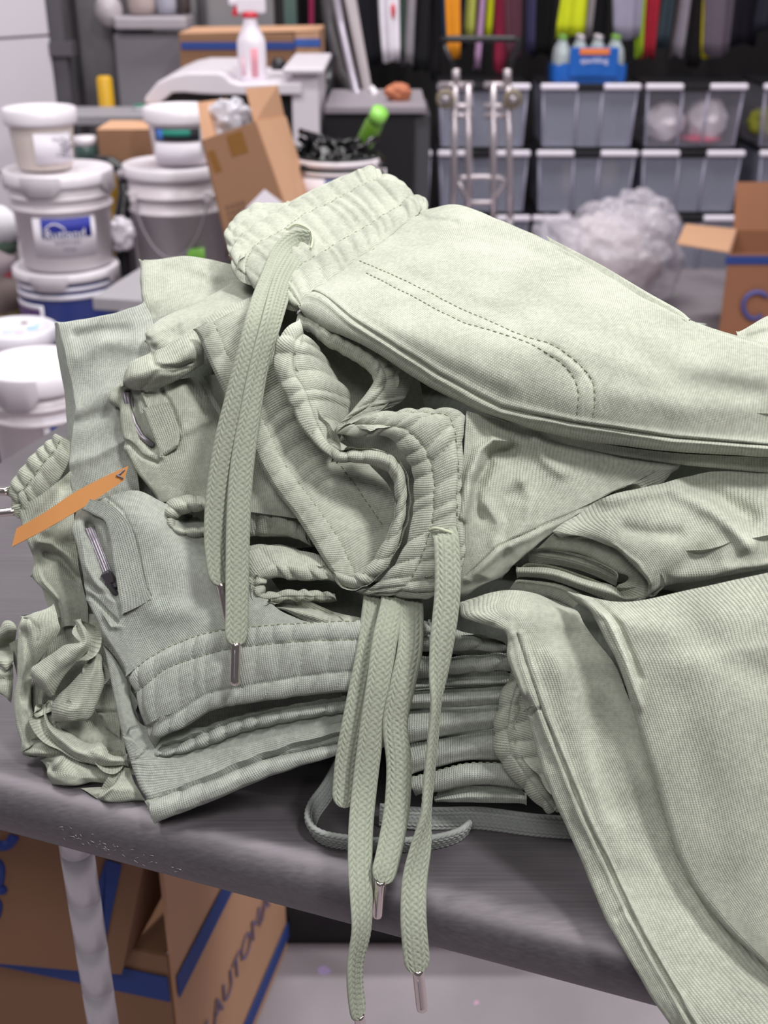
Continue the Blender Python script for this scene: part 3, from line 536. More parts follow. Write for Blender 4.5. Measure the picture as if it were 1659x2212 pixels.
# 7. front left pair with zip pocket, waistband facing the table's front edge
t7 = pants('front left grey-sage sweatpants with a zip pocket and its waistband toward the table edge', 420, 1640)
Q7 = Patch([[(160, 1090, .8), (215, 1078, .4), (290, 1058, .6), (360, 1088, 1), (470, 1140, 2)], [(151, 1140), (225, 1130), (310, 1130), (400, 1170, .6), (520, 1225, 1.4)], [(167, 1215), (240, 1220), (330, 1220), (430, 1240, .3), (560, 1275, 1)], [(180, 1290), (255, 1300), (345, 1290), (440, 1295, .2), (600, 1315, .7)],
    [(205, 1352), (285, 1370), (370, 1345), (460, 1330, .1), (640, 1335, .6)], [(236, 1402), (305, 1410), (390, 1375), (480, 1352, .1), (660, 1342, .5)], [(270, 1462), (320, 1425), (400, 1387), (490, 1358, .1), (690, 1346, .4)]], 'P', -.5,
    strokes=[([(560, 770), (620, 900), (690, 1060), (740, 1170)], 13, 9, 'L4'), ([(450, 760), (520, 1000), (600, 1130), (700, 1220)], 9, -3, 'L4'), ([(530, 1200), (640, 1280), (750, 1380)], 4, 3, 'L4'), ([(520, 1120), (620, 1180), (740, 1210)], 7, 2.5, 'L4'), ([(640, 1330), (690, 1400), (760, 1400)], 5, -2.5, 'L4'),
        ([(660, 560), (780, 660), (870, 860), (910, 1060), (950, 1200)], 2.5, 1.8, 'L4'), ([(900, 1200), (1000, 1300), (1150, 1300)], 26, -3, 'L4'), ([(405, 1118), (440, 1112), (475, 1105)], 13, 26)], curl={'v0': .005}, seed=71, wr=.0011)
fl7 = Patch([[(515, 655), (540, 620), (572, 585)], [(590, 692), (640, 650), (700, 620)], [(660, 732), (720, 720), (790, 690)], [(690, 830), (760, 820), (850, 790)], [(715, 970), (800, 960), (885, 930)], [(735, 1110), (830, 1100), (915, 1070)], [(755, 1230), (860, 1200), (950, 1190)], [(775, 1325), (870, 1282), (972, 1225)]], 'L4', -.85, step=3.2, curl={'v0': .0022, 'u0': .002}, seed=72, wr=.0006)
B7 = Patch([[(642, 432, .4), (680, 520, .3), (738, 700, .4), (788, 800, .6)], [(720, 362), (745, 470, -.2), (800, 680, -.2), (850, 745, .2)], [(830, 292), (852, 388, -.3), (905, 620, -.3), (960, 702, .1)], [(990, 222), (1012, 330, -.3), (1062, 520, -.3), (1092, 622, .1)], [(1150, 187), (1182, 287, -.3), (1222, 488, -.3), (1242, 590, .1)],
    [(1350, 167), (1400, 262, -.3), (1430, 450, -.3), (1450, 560, .1)], [(1560, 152), (1600, 247, -.3), (1640, 420, -.3), (1660, 537, .1)], [(1850, 140, .4), (1880, 240, .2), (1900, 400, .2), (1920, 515, .4)]], 'L5', -.6, step=3.0,
    pucker=dict(strips=(0, .333, .667, 1), amp=2.1, wl=.0125, bulge=2.0), seed=73, curl={'v1': .004, 'u0': .004}, wr=.0007, swap=True)
B7b = Patch([[(790, 800, .6), (800, 828, .2), (805, 852, .6)], [(870, 790, 1), (885, 815, 0), (902, 842, .5)], [(1000, 700, 1.5), (1045, 750, .2), (1080, 795, .6)], [(1200, 630, 1.8), (1230, 680, .3), (1252, 728, .7)], [(1450, 570, 2), (1480, 625, .4), (1500, 675, .8)], [(1659, 545, 2), (1680, 595, .5), (1700, 640, .9)], [(1900, 515, 2), (1920, 565, .6), (1940, 605, 1)]], 'L5', -.1, step=3.0,
    pucker=dict(strips=(0, 1), amp=2.0, wl=.011, bulge=1.4), seed=74, curl={'v1': .0035}, wr=.0006, swap=True)
Q7b = Patch([[(190, 1120), (330, 1100), (520, 1160)], [(210, 1300), (350, 1280), (640, 1320)], [(260, 1430), (400, 1400), (700, 1360)], [(310, 1560), (420, 1540), (760, 1500)], [(330, 1690), (420, 1680), (780, 1590)]], 'P', 3.0, step=9, wr=0)
cloth('trouser_leg', [Q7, Q7b], M_GREY, t7, [Q7.along([(780, 1330), (870, 1280), (970, 1215), (930, 1120), (900, 1000), (875, 880), (800, 720), (680, 590)], 'L4')])
cloth('pocket_flap', [fl7], M_GREY, t7)
cloth('waistband', [B7, B7b], M_GREY, t7, [B7.line(v=.01), B7.line(v=.333), B7.line(v=.667)])
zp = MB(); zx = np.array(conv([(575, 770), (615, 870), (655, 970), (690, 1060), (735, 1150)], 'L4'))
for dx in (-7, -2.5, 2.5, 7):
    zp.tube(at(zx[:, 0] + dx, zx[:, 1] - dx * .3, D0(zx[:, 0], zx[:, 1]) - .05 / 100 + .0006 * abs(dx) / 7), .0011, 8)
zz = zp.build('zipper', M_ZIP, t7)
zs = MB(); c = at(234., 1246., D0(234., 1246.) - .004); Mx = Matrix.Rotation(math.radians(-28), 3, 'Y')
zs.box(c, (.0055, .004, .007), M=Mx); zs.box(c + np.array([.002, -.001, -.008]), (.003, .0015, .012), M=Mx); zs.build('zipper_slider', plain('gunmetal_slider', (92, 88, 94), .35, .7), zz, .0006)

# 8. the pair right under it, hem overhanging the table's edge
t8 = pants('grey-sage sweatpants under the front left pair, its banded corner overhanging the table edge', 500, 1700)
Q8 = Patch([[(520, 260, .4), (580, 330, .4), (640, 430, .6), (665, 480, .8), (700, 540, 1)], [(572, 560), (620, 600), (690, 640, .4), (740, 680, .8), (800, 700, 1)], [(604, 710), (670, 745), (780, 845, .3), (1100, 805, .8), (1900, 600, 1.2)], [(650, 862), (770, 870), (1000, 852, .2), (1300, 765, .5), (1900, 640, .9)], [(692, 970), (810, 965), (1030, 930), (1330, 825, .3), (1900, 690, .6)], [(736, 1050), (850, 1020), (1070, 950), (1360, 842, .2), (1900, 725, .5)], [(752, 1105, .7), (860, 1075, .7), (1090, 1000, .7), (1390, 880, .8), (1900, 755, .9)]], 'L5', -.3, step=3.4,
    strokes=[([(600, 728), (650, 705), (700, 690)], 2.2, 1.4), ([(645, 862), (700, 835), (760, 800)], 2.2, 1.2)], curl={'v0': .005}, seed=81, wr=.0009, swap=True)
B8 = Patch([[(736, 1066), (850, 1030), (1070, 960), (1360, 852, .2), (1900, 735, .5)], [(755, 1125, -.2), (866, 1095, -.3), (1098, 1015, -.3), (1400, 895, -.1), (1900, 765, .3)], [(790, 1194, .2), (882, 1168, .1), (1122, 1078, .1), (1440, 945, .3), (1900, 800, .7)]], 'L5', -.35, step=3.0,
    pucker=dict(axis=1, strips=(0, 1), amp=1.5, wl=.017, bulge=2.0), seed=82, curl={'u1': .005, 'v0': .004}, wr=.0006)
cloth('trouser_leg', [Q8], M_GREY, t8)
cloth('waistband', [B8], M_GREY, t8, [B8.line(u=.01)])

# 9. crumpled pair at the far left
t9 = pants('crumpled twisted sweatpants at the far left of the pile on the table top', 160, 1640)
J = [
 Patch([[(230, 260, .6), (420, 180, .3), (600, 130, 1)], [(165, 430), (330, 330, -.4), (650, 330, .6)], [(155, 620), (330, 560, -.5), (650, 450, .6)], [(138, 850), (250, 850, -.4), (400, 800, .6)], [(118, 1080), (220, 1080, -.3), (350, 1000, .6)], [(104, 1250), (220, 1300, -.3), (350, 1230, .6)], [(130, 1480), (250, 1480, -.2), (420, 1450, .7)], [(188, 1657), (270, 1677), (430, 1597, .7)], [(228, 1785, .4), (310, 1750), (450, 1660, .7)]], 'J1', .5, strokes=[([(170, 420), (250, 500), (330, 800), (250, 1150)], 10, 4), ([(230, 280), (330, 280), (400, 400), (410, 540)], 4, 2), ([(330, 1020), (300, 1300), (420, 1560)], 10, -4)], curl={'v0': .006, 'u0': .006}, seed=91),
 Patch([[(-120, 500, 1), (-120, 640), (-120, 800, 1)], [(0, 455, .6), (0, 600, 1.5), (10, 790, .4)], [(100, 405, .5), (90, 560, 2), (80, 790, .5)], [(190, 410, .8), (170, 560, 2), (145, 770, 1)]], 'J1', .8, strokes=[([(-100, 620), (80, 620), (140, 560)], 16, 10)], curl={'v0': .004, 'v1': .004}, seed=92),
 Patch([[(-120, 840, 1.4), (30, 850, 1), (150, 800, 1.6)], [(-120, 960, 1), (20, 960, .8), (150, 960, 1.4)], [(-120, 1080, 1), (20, 1120, .8), (140, 1120, 1.4)], [(-60, 1090, 1.4), (70, 1200, 1.2), (130, 1240, 1.6)]], 'J1', .6, strokes=[([(-100, 1000), (150, 960)], 5, 4)], curl={'u1': .005}, seed=93),
 Patch([[(800, 300, 1), (850, 300, .6), (905, 290, .8)], [(845, 420, .4), (920, 420, -.2), (995, 410, .2)], [(860, 540, .2), (950, 560, -.6), (1042, 592, .2)], [(700, 572, .2), (820, 680, -.7), (935, 742, .2)], [(520, 682, .1), (660, 800, -.8), (785, 890, .2)], [(400, 765), (540, 900, -.8), (685, 1022, .1)], [(318, 830), (460, 1000, -.7), (592, 1185, .2)], [(325, 920, .5), (420, 1060, .3), (540, 1160, .6)]], 'J1', -.4, strokes=[([(830, 570), (720, 640), (640, 730)], 12, -3)], curl={'v0': .005, 'v1': .006, 'u1': .006}, seed=94, swap=True),
 Patch([[(1020, 690, .8), (1080, 680, .4), (1160, 700, .8)], [(895, 850, .2), (1040, 850, -.3), (1180, 850, .3)], [(755, 1000), (960, 1020, -.6), (1188, 1010, .2)], [(615, 1145), (860, 1180, -.7), (1132, 1180, .1)], [(552, 1245), (800, 1310, -.7), (1082, 1310, .1)], [(552, 1375, .1), (780, 1430, -.4), (1042, 1410, .2)], [(590, 1455, .5), (800, 1460, .2), (990, 1460, .5)]], 'J1', -.1, strokes=[([(570, 1300), (700, 1330), (900, 1320)], 14, -2)], curl={'v0': .006, 'v1': .004, 'u1': .006}, seed=95, swap=True),
 Patch([[(545, 165, 1), (512, 200, .6), (480, 240, .8)], [(560, 330, .6), (512, 340), (465, 350, .4)], [(620, 440, .5), (560, 480, -.2), (500, 512, .3)], [(800, 510, .5), (700, 600, -.4), (600, 655, .2)], [(1000, 612, .4), (880, 720, -.5), (760, 775, .1)], [(1150, 600, .6), (1080, 750, -.6), (960, 885, .1)], [(1265, 740, .4), (1250, 830, -.3), (1180, 925, .2)], [(1430, 750, .8), (1430, 840, .5), (1440, 922, .8)]], 'J2', .1, strokes=[([(1100, 590), (1170, 700), (1100, 840)], 10, -3), ([(900, 650), (1020, 760)], 8, 2)], curl={'v0': .005, 'v1': .006, 'u0': .004}, seed=96, swap=True),
 Patch([[(560, 130, 2), (900, 180, 2), (1330, 250, 2)], [(600, 420, 1.8), (1000, 440, 1.6), (1340, 430, 1.6)], [(760, 520, 1.2), (1100, 600, 1), (1390, 620, 1)], [(900, 660, 1.2), (1200, 760, 1), (1420, 780, 1)]], 'J2', .9, seed=97),
 Patch([[(1000, -40, 1.4), (1150, -20, 1), (1300, 0, 1.4)], [(1040, 150, 1.4), (1150, 180, 1), (1300, 180, 1.4)], [(1080, 290, 1), (1180, 295, .8), (1320, 300, 1)], [(1140, 370, 1.2), (1200, 420, .6), (1340, 430, .8)], [(1180, 480, 1.2), (1250, 560, .8), (1340, 600, 1)]], 'J2', .6, strokes=[([(1040, 300), (1300, 300)], 4, 4)], seed=98, curl={'u1': .004}),
 Patch([[(320, 690, .6), (430, 560, .5), (540, 560, .9)], [(235, 740, .2), (440, 690, -.2), (640, 690, .5)], [(230, 760, .3), (460, 780, -.2), (730, 755, .5)], [(260, 785, .8), (450, 825, .5), (660, 865, .9)]], 'J2', .8, strokes=[([(300, 700), (420, 570)], 6, 4)], curl={'u1': .005, 'v0': .004}, seed=99),
 Patch([[(450, 840, 1), (700, 780, .6), (1000, 860, .8), (1300, 925, 1)], [(490, 960, .3), (690, 850, -.4), (1000, 960, .1), (1290, 980, .6)], [(540, 1070, .3), (640, 1010, -.3), (950, 1060), (1260, 1060, .5)], [(600, 1135, .7), (830, 1168, .3), (1000, 1135, .4), (1240, 1140, .8)]], 'J2', .5, strokes=[([(470, 860), (600, 950), (630, 1000)], 9, 6), ([(720, 770), (640, 920), (620, 1010)], 7, -4), ([(760, 820), (900, 1000), (930, 1060)], 10, 2)], curl={'u1': .006, 'v0': .005}, seed=100),
 Patch([[(905, 1160, .8), (1080, 1140, .8), (1240, 1120, 1), (1330, 930, 1), (1450, 930, 1)], [(1000, 1210, .5), (1150, 1200, .4), (1270, 1150, .4), (1370, 1080, .4), (1500, 1080, .6)], [(1090, 1270, .5), (1190, 1270, .3), (1310, 1230, .1), (1430, 1200, .2), (1570, 1200, .5)], [(1160, 1320, .9), (1260, 1364, .6), (1370, 1358, .5), (1490, 1335, .6), (1640, 1310, .9)]], 'J2', .3, strokes=[([(1400, 940), (1310, 1100), (1250, 1200), (1180, 1280)], 7, -4), ([(1360, 960), (1230, 1160), (1120, 1260)], 5, 3)], curl={'u1': .006}, seed=101)]
J.append(Patch([[(20, 1390), (140, 1330), (270, 1330)], [(40, 1480), (150, 1450), (280, 1450)], [(50, 1580), (150, 1570), (290, 1570)], [(90, 1660), (170, 1670), (300, 1690)]], 'P', 2.8, step=9, wr=0))
cloth('trouser_leg', J, M_SAGE, t9)

# 10. pair at the left back edge of the table, gathered waistband and two cord ends
t10 = pants('sweatpants at the left end of the table with a gathered waistband behind the paper tag', 120, 1350)
B10 = Patch([[(80, 640, 1), (140, 700, .4), (210, 740, .6)], [(48, 520, .6), (120, 560, -.2), (210, 680, .2)], [(68, 450, .5), (160, 520, -.3), (260, 610, .1)], [(128, 370, .5), (230, 430, -.3), (330, 525, .1)], [(198, 290, .5), (290, 350, -.3), (390, 440, .1)], [(268, 222, .5), (350, 280, -.2), (440, 340, .2)], [(350, 172, .6), (400, 190, 0), (450, 220, .3)]], 'L4', 2.2, step=2.8,
    pucker=dict(strips=(0, .5, 1), amp=2.6, wl=.009, bulge=1.6), seed=111, curl={'v0': .004, 'u0': .004}, wr=.0006, swap=True)
Q10 = Patch([[(85, 640, .6), (260, 560, .2), (460, 400, .8)], [(120, 800, .3), (270, 740), (470, 620, .8)], [(183, 950, .2), (290, 850, -.2), (480, 800, .8)], [(185, 1040), (320, 960), (500, 1000, .8)], [(210, 1120, .2), (340, 1100), (530, 1150, .8)], [(330, 1250, .4), (410, 1250, .2), (560, 1280, .8)], [(375, 1430, .6), (425, 1400, .4), (560, 1400, .9)]], 'L4', 1.7,
    strokes=[([(230, 880), (330, 880), (440, 960), (500, 1060)], 9, -6), ([(280, 950), (380, 960), (490, 1080)], 9, 7), ([(200, 760), (300, 640), (420, 500)], 14, 3), ([(190, 1060), (220, 1120), (320, 1220)], 8, -3), ([(390, 560), (360, 680), (280, 780)], 14, -4)], curl={'v0': .006}, seed=112)
cloth('waistband', [B10], M_SAGE, t10, [B10.line(v=.5)])
Q10b = Patch([[(60, 1060), (110, 990), (160, 950)], [(70, 1180), (120, 1150), (180, 1120)], [(100, 1300), (140, 1300), (200, 1300)], [(140, 1370), (170, 1370), (210, 1370)]], 'P', 4.2, step=9, wr=0)
cloth('trouser_leg', [Q10, Q10b], M_SAGE, t10)
cord([(44, 1104, 2.4, 20), (34, 1104, 2.2, 20), (30, 1105, 2.2, 20)], t10, hw=.005, tail=.02, agdir=(-1, -.15, -.05))
cord([(30, 1062, 3.2, 20), (20, 1062, 3.2, 20), (16, 1062, 3.2, 20)], t10, hw=.004, tail=.02, agdir=(-1, .1, 0))

# 11. gathered cuffs under the ring
t11 = pants('sweatpants with a dark gathered mouth under the open waistband ring', 680, 1600)
rg2 = Patch([[(1250, 330, 2.6), (1180, 430, 1.4), (1150, 560, 1.2)], [(950, 230, 1.6), (960, 380, .4), (980, 512, .6)], [(720, 180, 1.4), (760, 350, 0), (800, 522, .4)], [(500, 130, 1.4), (560, 330, -.2), (600, 512, .4)], [(330, 130, 1.2), (400, 330, -.3), (470, 482, .3)], [(130, 220, 1), (270, 430, -.4), (380, 522, .2)], [(90, 450, 1), (230, 560, -.4), (372, 582, .2)], [(130, 630, 1), (250, 645, -.4), (380, 622, .2)], [(300, 742, .8), (350, 690, -.2), (420, 612, .4)], [(560, 722, .8), (565, 660, 0), (580, 592, .5)], [(800, 712, 1), (800, 660, .2), (820, 602, .8)], [(1080, 700, 1.6), (1070, 670, .8), (1050, 640, 1.4)]], 'H', .6, step=2.6,
    pucker=dict(strips=(0, .5, 1), amp=2.2, wl=.0095, bulge=1.6), seed=121, curl={'v1': .003}, wr=.0005, swap=True)
rg3 = Patch([[(310, 960, 1.4), (320, 1080, .8), (330, 1262, 1.2)], [(420, 970, 1.6), (430, 1110, .9), (440, 1268, 1.2)], [(520, 1060, 1.8), (540, 1170, 1), (560, 1272, 1.4)], [(640, 1180, 2), (650, 1240, 1.4), (680, 1310, 1.6)]], 'C', 1.4, step=2.8, pucker=dict(strips=(0, 1), amp=2.4, wl=.0095, bulge=2), seed=122, curl={'v1': .003}, wr=.0005, swap=True)
rg4 = Patch([[(310, 1300, 1.2), (310, 1340, .6), (310, 1400, 1)], [(430, 1290, 1.4), (430, 1330, .8), (440, 1390, 1.2)], [(560, 1300, 1.6), (570, 1350, 1), (580, 1420, 1.6)], [(700, 1360, 2), (720, 1400, 1.4), (740, 1460, 1.8)]], 'C', 1.6, step=2.8, pucker=dict(strips=(0, 1), amp=2, wl=.01, bulge=2), seed=123, wr=.0005, swap=True)
cloth('waistband', [rg2, rg3, rg4], M_SAGE, t11)

# 12. two folded flaps below it
t12 = pants('sweatpants folded into two pointed flaps left of the hanging cords', 720, 1650)
f1 = Patch([[(425, 760, .6), (440, 770, .4), (452, 782, .6)], [(600, 748, .8), (598, 800, .2), (590, 862, .4)], [(800, 752, 1), (790, 850, 0), (770, 962, .3)], [(1000, 800, 1), (995, 920, -.1), (968, 1052, .2)], [(1150, 835, 1), (1130, 1000, -.3), (1062, 1150, .2)], [(1300, 860, 1), (1280, 1100, -.3), (1205, 1292, .2)], [(1430, 900, 1.2), (1430, 1150, 0), (1400, 1342, .5)]], 'H', .3, step=3, strokes=[([(1010, 900), (970, 1000)], 4, 3), ([(1090, 900), (1060, 1040)], 3, 2)], curl={'v1': .004}, seed=131, wr=.0009)
f2 = Patch([[(395, 768, .6), (402, 778, .4), (412, 792, .6)], [(560, 850, .9), (552, 900, .3), (540, 952, .4)], [(760, 960, 1), (742, 1050, .2), (720, 1142, .3)], [(970, 1050, 1), (955, 1160, 0), (930, 1282, .2)], [(1080, 1150, 1), (1035, 1270, -.1), (978, 1372, .2)], [(1200, 1290, 1), (1120, 1450, -.2), (1055, 1552, .2)], [(1330, 1340, 1), (1250, 1500, 0), (1135, 1652, .3)], [(1450, 1400, 1.2), (1400, 1520, .4), (1330, 1640, .6)]], 'H', .6, step=3, strokes=[([(1040, 1190), (960, 1290)], 6, -3), ([(1070, 1250), (1010, 1340)], 3, 3)], curl={'v1': .004}, seed=132, wr=.0009)
cloth('trouser_leg', [f1, f2], M_SAGE, t12)

# 13. the flat folded layers seen between the cords
def layer(label, bands, mat, puck, z='I'):
    t = pants(label, 950, 1750)
    for k, (rows, off, pk, nm) in enumerate(bands):
        p = Patch(rows, z, off, step=3.0, pucker=dict(axis=1, strips=(0, 1), amp=pk, wl=.013, bulge=1.2) if pk else None, seed=140 + k + int(off * 10), curl={'u1': .0035}, wr=.0007)
        st = [p.line(u=.02)] if nm == 'waistband' and pk < 1 else []
        cloth(nm, [p], mat, t, st)
    return t
layer('sweatpants folded flat, gathered edge uppermost behind the hanging cords', [
    ([[(-260, 300, 1), (100, 250, 1), (450, 240, 1), (800, 330, 1), (1200, 460, 1)], [(-260, 430), (100, 400), (450, 400), (800, 430), (1220, 500)], [(-260, 570, .5), (100, 540, .5), (450, 555, .5), (720, 552, .5), (1230, 526, .5)]], 1.6, 2.2, 'waistband'),
    ([[(450, 240, 0), (480, 260, -.4), (520, 310, 0)], [(455, 300, 0), (500, 320, -.5), (555, 360, 0)], [(455, 400, .2), (500, 400, -.3), (560, 390, 0)]], 1.2, 1.0, 'trouser_leg')], M_GREY, 2)
layer('sweatpants folded flat with a wavy gathered rim, second layer behind the hanging cords', [
    ([[(-260, 560, 1), (100, 560, 1), (450, 560, 1), (800, 560, 1), (1260, 530, 1)], [(-260, 680), (100, 670), (450, 670), (800, 650), (1280, 620)], [(-260, 815, .5), (100, 795, .5), (450, 800, .5), (850, 752, .5), (1290, 720, .5)]], 1.7, 1.8, 'waistband')], M_GREY, 2)
layer('sweatpants folded flat in two thin plain layers behind the hanging cords', [
    ([[(-260, 800, 1.2), (100, 800, 1), (450, 800, 1), (850, 760, 1), (1290, 720, 1)], [(-260, 880), (100, 850), (450, 840), (850, 810), (1290, 800)], [(-260, 930, .5), (100, 905, .5), (430, 872, .5), (850, 852, .5), (1290, 842, .5)]], 1.9, 0, 'trouser_leg'),
    ([[(-260, 930, 1.2), (100, 905, 1), (430, 875, 1), (850, 855, 1), (1290, 840, 1)], [(-260, 1020), (100, 1000), (430, 970), (850, 950), (1290, 930)], [(-260, 1130, .5), (100, 1105, .5), (430, 1062, .5), (850, 1042, .5), (1290, 1012, .5)]], 1.7, 0, 'trouser_leg')], M_GREY, 0)
layer('sweatpants folded flat with a broad lit band right of the narrow cord', [
    ([[(-260, 1130, 1.2), (100, 1105, 1), (430, 1062, 1), (850, 1042, 1), (1290, 1012, 1)], [(-260, 1280), (100, 1250), (430, 1210), (850, 1150), (1290, 1110)], [(-260, 1480, .5), (100, 1415, .5), (430, 1350, .5), (800, 1285, .5), (1290, 1215, .5)]], 1.5, 0, 'trouser_leg')], M_GREY, 0)
layer('lowest sweatpants in the stack, stitched band lying near the loop of cord', [
    ([[(300, 1360, 1.2), (600, 1310, 1), (850, 1270, 1), (1100, 1230, 1), (1400, 1200, 1)], [(340, 1500), (600, 1450), (850, 1400), (1100, 1370), (1400, 1360)], [(350, 1650, .3), (600, 1590, .3), (850, 1530, .3), (1100, 1525, .3), (1400, 1540, .3)]], 1.4, 0, 'trouser_leg'),
    ([[(350, 1650, .4), (600, 1590, .3), (850, 1530, .3), (1100, 1525, .3), (1400, 1540, .3)], [(370, 1740), (600, 1700), (850, 1640), (1100, 1650), (1400, 1680)], [(410, 1832, .5), (600, 1815, .5), (850, 1760, .5), (1050, 1745, .5), (1400, 1790, .5)]], 1.3, .5, 'waistband'),
    ([[(570, 1830, 1.4), (700, 1800, 1), (900, 1755, 1), (1100, 1760, 1), (1400, 1790, 1)], [(575, 1860, .6), (720, 1850, .3), (900, 1830, .2), (1100, 1830, .2), (1400, 1850, .2)], [(590, 1880, .9), (750, 1905, .6), (900, 1905, .6), (1100, 1905, .6), (1400, 1910, .6)]], 1.6, 0, 'trouser_leg')], M_GREY, 0)

# 14. dark gathered band tucked under the right leg
t14 = pants('sweatpants with a dark gathered band tucked in beside the hanging leg', 1150, 1800)
B14 = Patch([[(1260, 700, .8), (1330, 760, .4), (1440, 800, 1)], [(1160, 900, .4), (1280, 930, -.4), (1440, 960, .8)], [(1100, 1080, .3), (1240, 1120, -.5), (1450, 1180, .8)], [(1078, 1200, .3), (1230, 1250, -.5), (1480, 1330, .8)], [(1088, 1400, .3), (1260, 1430, -.5), (1520, 1480, .8)], [(1180, 1580, .3), (1340, 1560, -.4), (1570, 1600, .8)], [(1300, 1720, .3), (1440, 1700, -.3), (1640, 1720, .8)], [(1430, 1832, .4), (1545, 1830, -.1), (1700, 1850, .8)], [(1590, 1965, .8), (1660, 1965, .5), (1740, 1975, 1)]], 'I', .9, step=3.0,
    pucker=dict(strips=(0, .5, 1), amp=2.0, wl=.011, bulge=2.0), seed=151, curl={'v0': .005}, wr=.0006, swap=True)
cloth('waistband', [B14], M_SAGE, t14)

# 15. right-hand legs draped over the table's edge
t15 = pants('sweatpants with a narrow seamed leg hanging over the table edge', 1250, 1900)
R15 = [conv(r, 'D') for r in ([(190, 965, 1), (400, 908, 1), (560, 920, 1.2), (700, 985, 1.4)], [(205, 1042, .3), (380, 1000), (540, 985, .3), (760, 1010, 1)], [(330, 1082, .3), (440, 1050, -.2), (570, 1045), (790, 1065, .8)], [(412, 1120, .2), (480, 1112, -.3), (600, 1112, -.1), (840, 1135, .7)])]
R15 += [[(1090, 1425), (1132, 1440, -.4), (1220, 1440, -.2), (1330, 1440, .6)], [(1128, 1534), (1172, 1545, -.4), (1250, 1545, -.2), (1378, 1545, .5)], [(1157, 1640), (1212, 1650, -.4), (1290, 1650, -.2), (1480, 1650, .6)], [(1195, 1745), (1250, 1750, -.4), (1330, 1750, -.2), (1560, 1750, .7)], [(1246, 1855), (1310, 1870, -.4), (1385, 1870, -.2), (1660, 1870, .8)],
    [(1296, 1977), (1365, 1990, -.4), (1440, 1980, -.2), (1760, 1975, .9)], [(1347, 2069), (1415, 2090, -.4), (1500, 2085, -.2), (1880, 2070, 1)], [(1406, 2166), (1470, 2185, -.4), (1580, 2180, -.2), (1960, 2150, 1)], [(1470, 2262), (1530, 2280, -.4), (1660, 2280, -.2), (2020, 2260, 1)], [(1540, 2370), (1600, 2390, -.4), (1740, 2390, -.2), (2060, 2370, 1)]]
sm15 = [(1115, 1372), (1143, 1450), (1172, 1540), (1215, 1650), (1262, 1765), (1316, 1880), (1372, 1995), (1425, 2090), (1480, 2185), (1540, 2290)]
Q15 = Patch(R15, 'P', -1.4, strokes=[(sm15, 3, 2.4), ([(x + 9, y - 3) for x, y in sm15], 7, -1.6), ([(x - 12, y + 4) for x, y in sm15], 9, -1.4), ([(1092, 1395), (1100, 1440), (1118, 1490)], 14, -3), ([(1128, 1540), (1165, 1528)], 3, 2.5),
    ([(1000, 1325), (1060, 1345), (1100, 1370)], 14, -2), ([(1230, 1380), (1280, 1550), (1330, 1750)], 30, 2.5), ([(1200, 1420), (1260, 1620), (1330, 1850)], 26, -2), ([(1320, 1980), (1345, 1960), (1370, 1990)], 8, 1.5)], curl={'v0': .005}, seed=161, wr=.0012)
cloth('trouser_leg', [Q15], M_SAGE, t15, [Q15.along([(1128, 1538), (1150, 1524), (1170, 1520)])])
t16 = pants('sweatpants with a broad smooth leg hanging over the table edge at the right', 1500, 1900)
Q16 = Patch([[(1222, 1276, .8), (1350, 1300, .4), (1500, 1272, .5), (1760, 1215, .8), (1950, 1170, 1)], [(1263, 1318), (1400, 1350, -.4), (1560, 1330, -.2), (1780, 1290), (1970, 1250)], [(1298, 1385, -.2), (1430, 1400, -.6), (1580, 1385, -.5), (1790, 1345, -.3), (1980, 1310)], [(1331, 1455, -.3), (1460, 1470, -.8), (1600, 1440, -.8), (1800, 1400, -.6), (1990, 1370)], [(1406, 1682, -.3), (1520, 1680, -.9), (1640, 1640, -1), (1820, 1600, -.8), (2000, 1570)],
    [(1467, 1875, -.3), (1570, 1860, -.9), (1680, 1820, -1), (1840, 1780, -.8), (2000, 1750)], [(1540, 1985, -.2), (1630, 1960, -.7), (1720, 1930, -.8), (1860, 1900, -.6), (2010, 1870)], [(1634, 2082), (1700, 2070, -.5), (1770, 2050, -.6), (1890, 2030, -.5), (2020, 2000)], [(1720, 2150, .3), (1780, 2150), (1830, 2140), (1920, 2130), (2030, 2110)]], 'P', -2.2,
    strokes=[([(1245, 1285), (1295, 1330), (1335, 1420), (1360, 1520)], 12, -2.5), ([(1272, 1290), (1330, 1350), (1370, 1460)], 9, 2.5), ([(1460, 1500), (1520, 1700), (1560, 1900)], 45, 1.4), ([(1560, 1420), (1610, 1700), (1640, 1900)], 60, -1.5), ([(1480, 1330), (1560, 1420), (1659, 1460)], 40, 2)], curl={'v0': .006}, seed=162, wr=.0010, wrs=12)
cloth('trouser_leg', [Q16], M_SAGE, t16)
t17 = pants('sweatpants with an open folded cuff at the right, under the topmost pair', 1450, 1700)
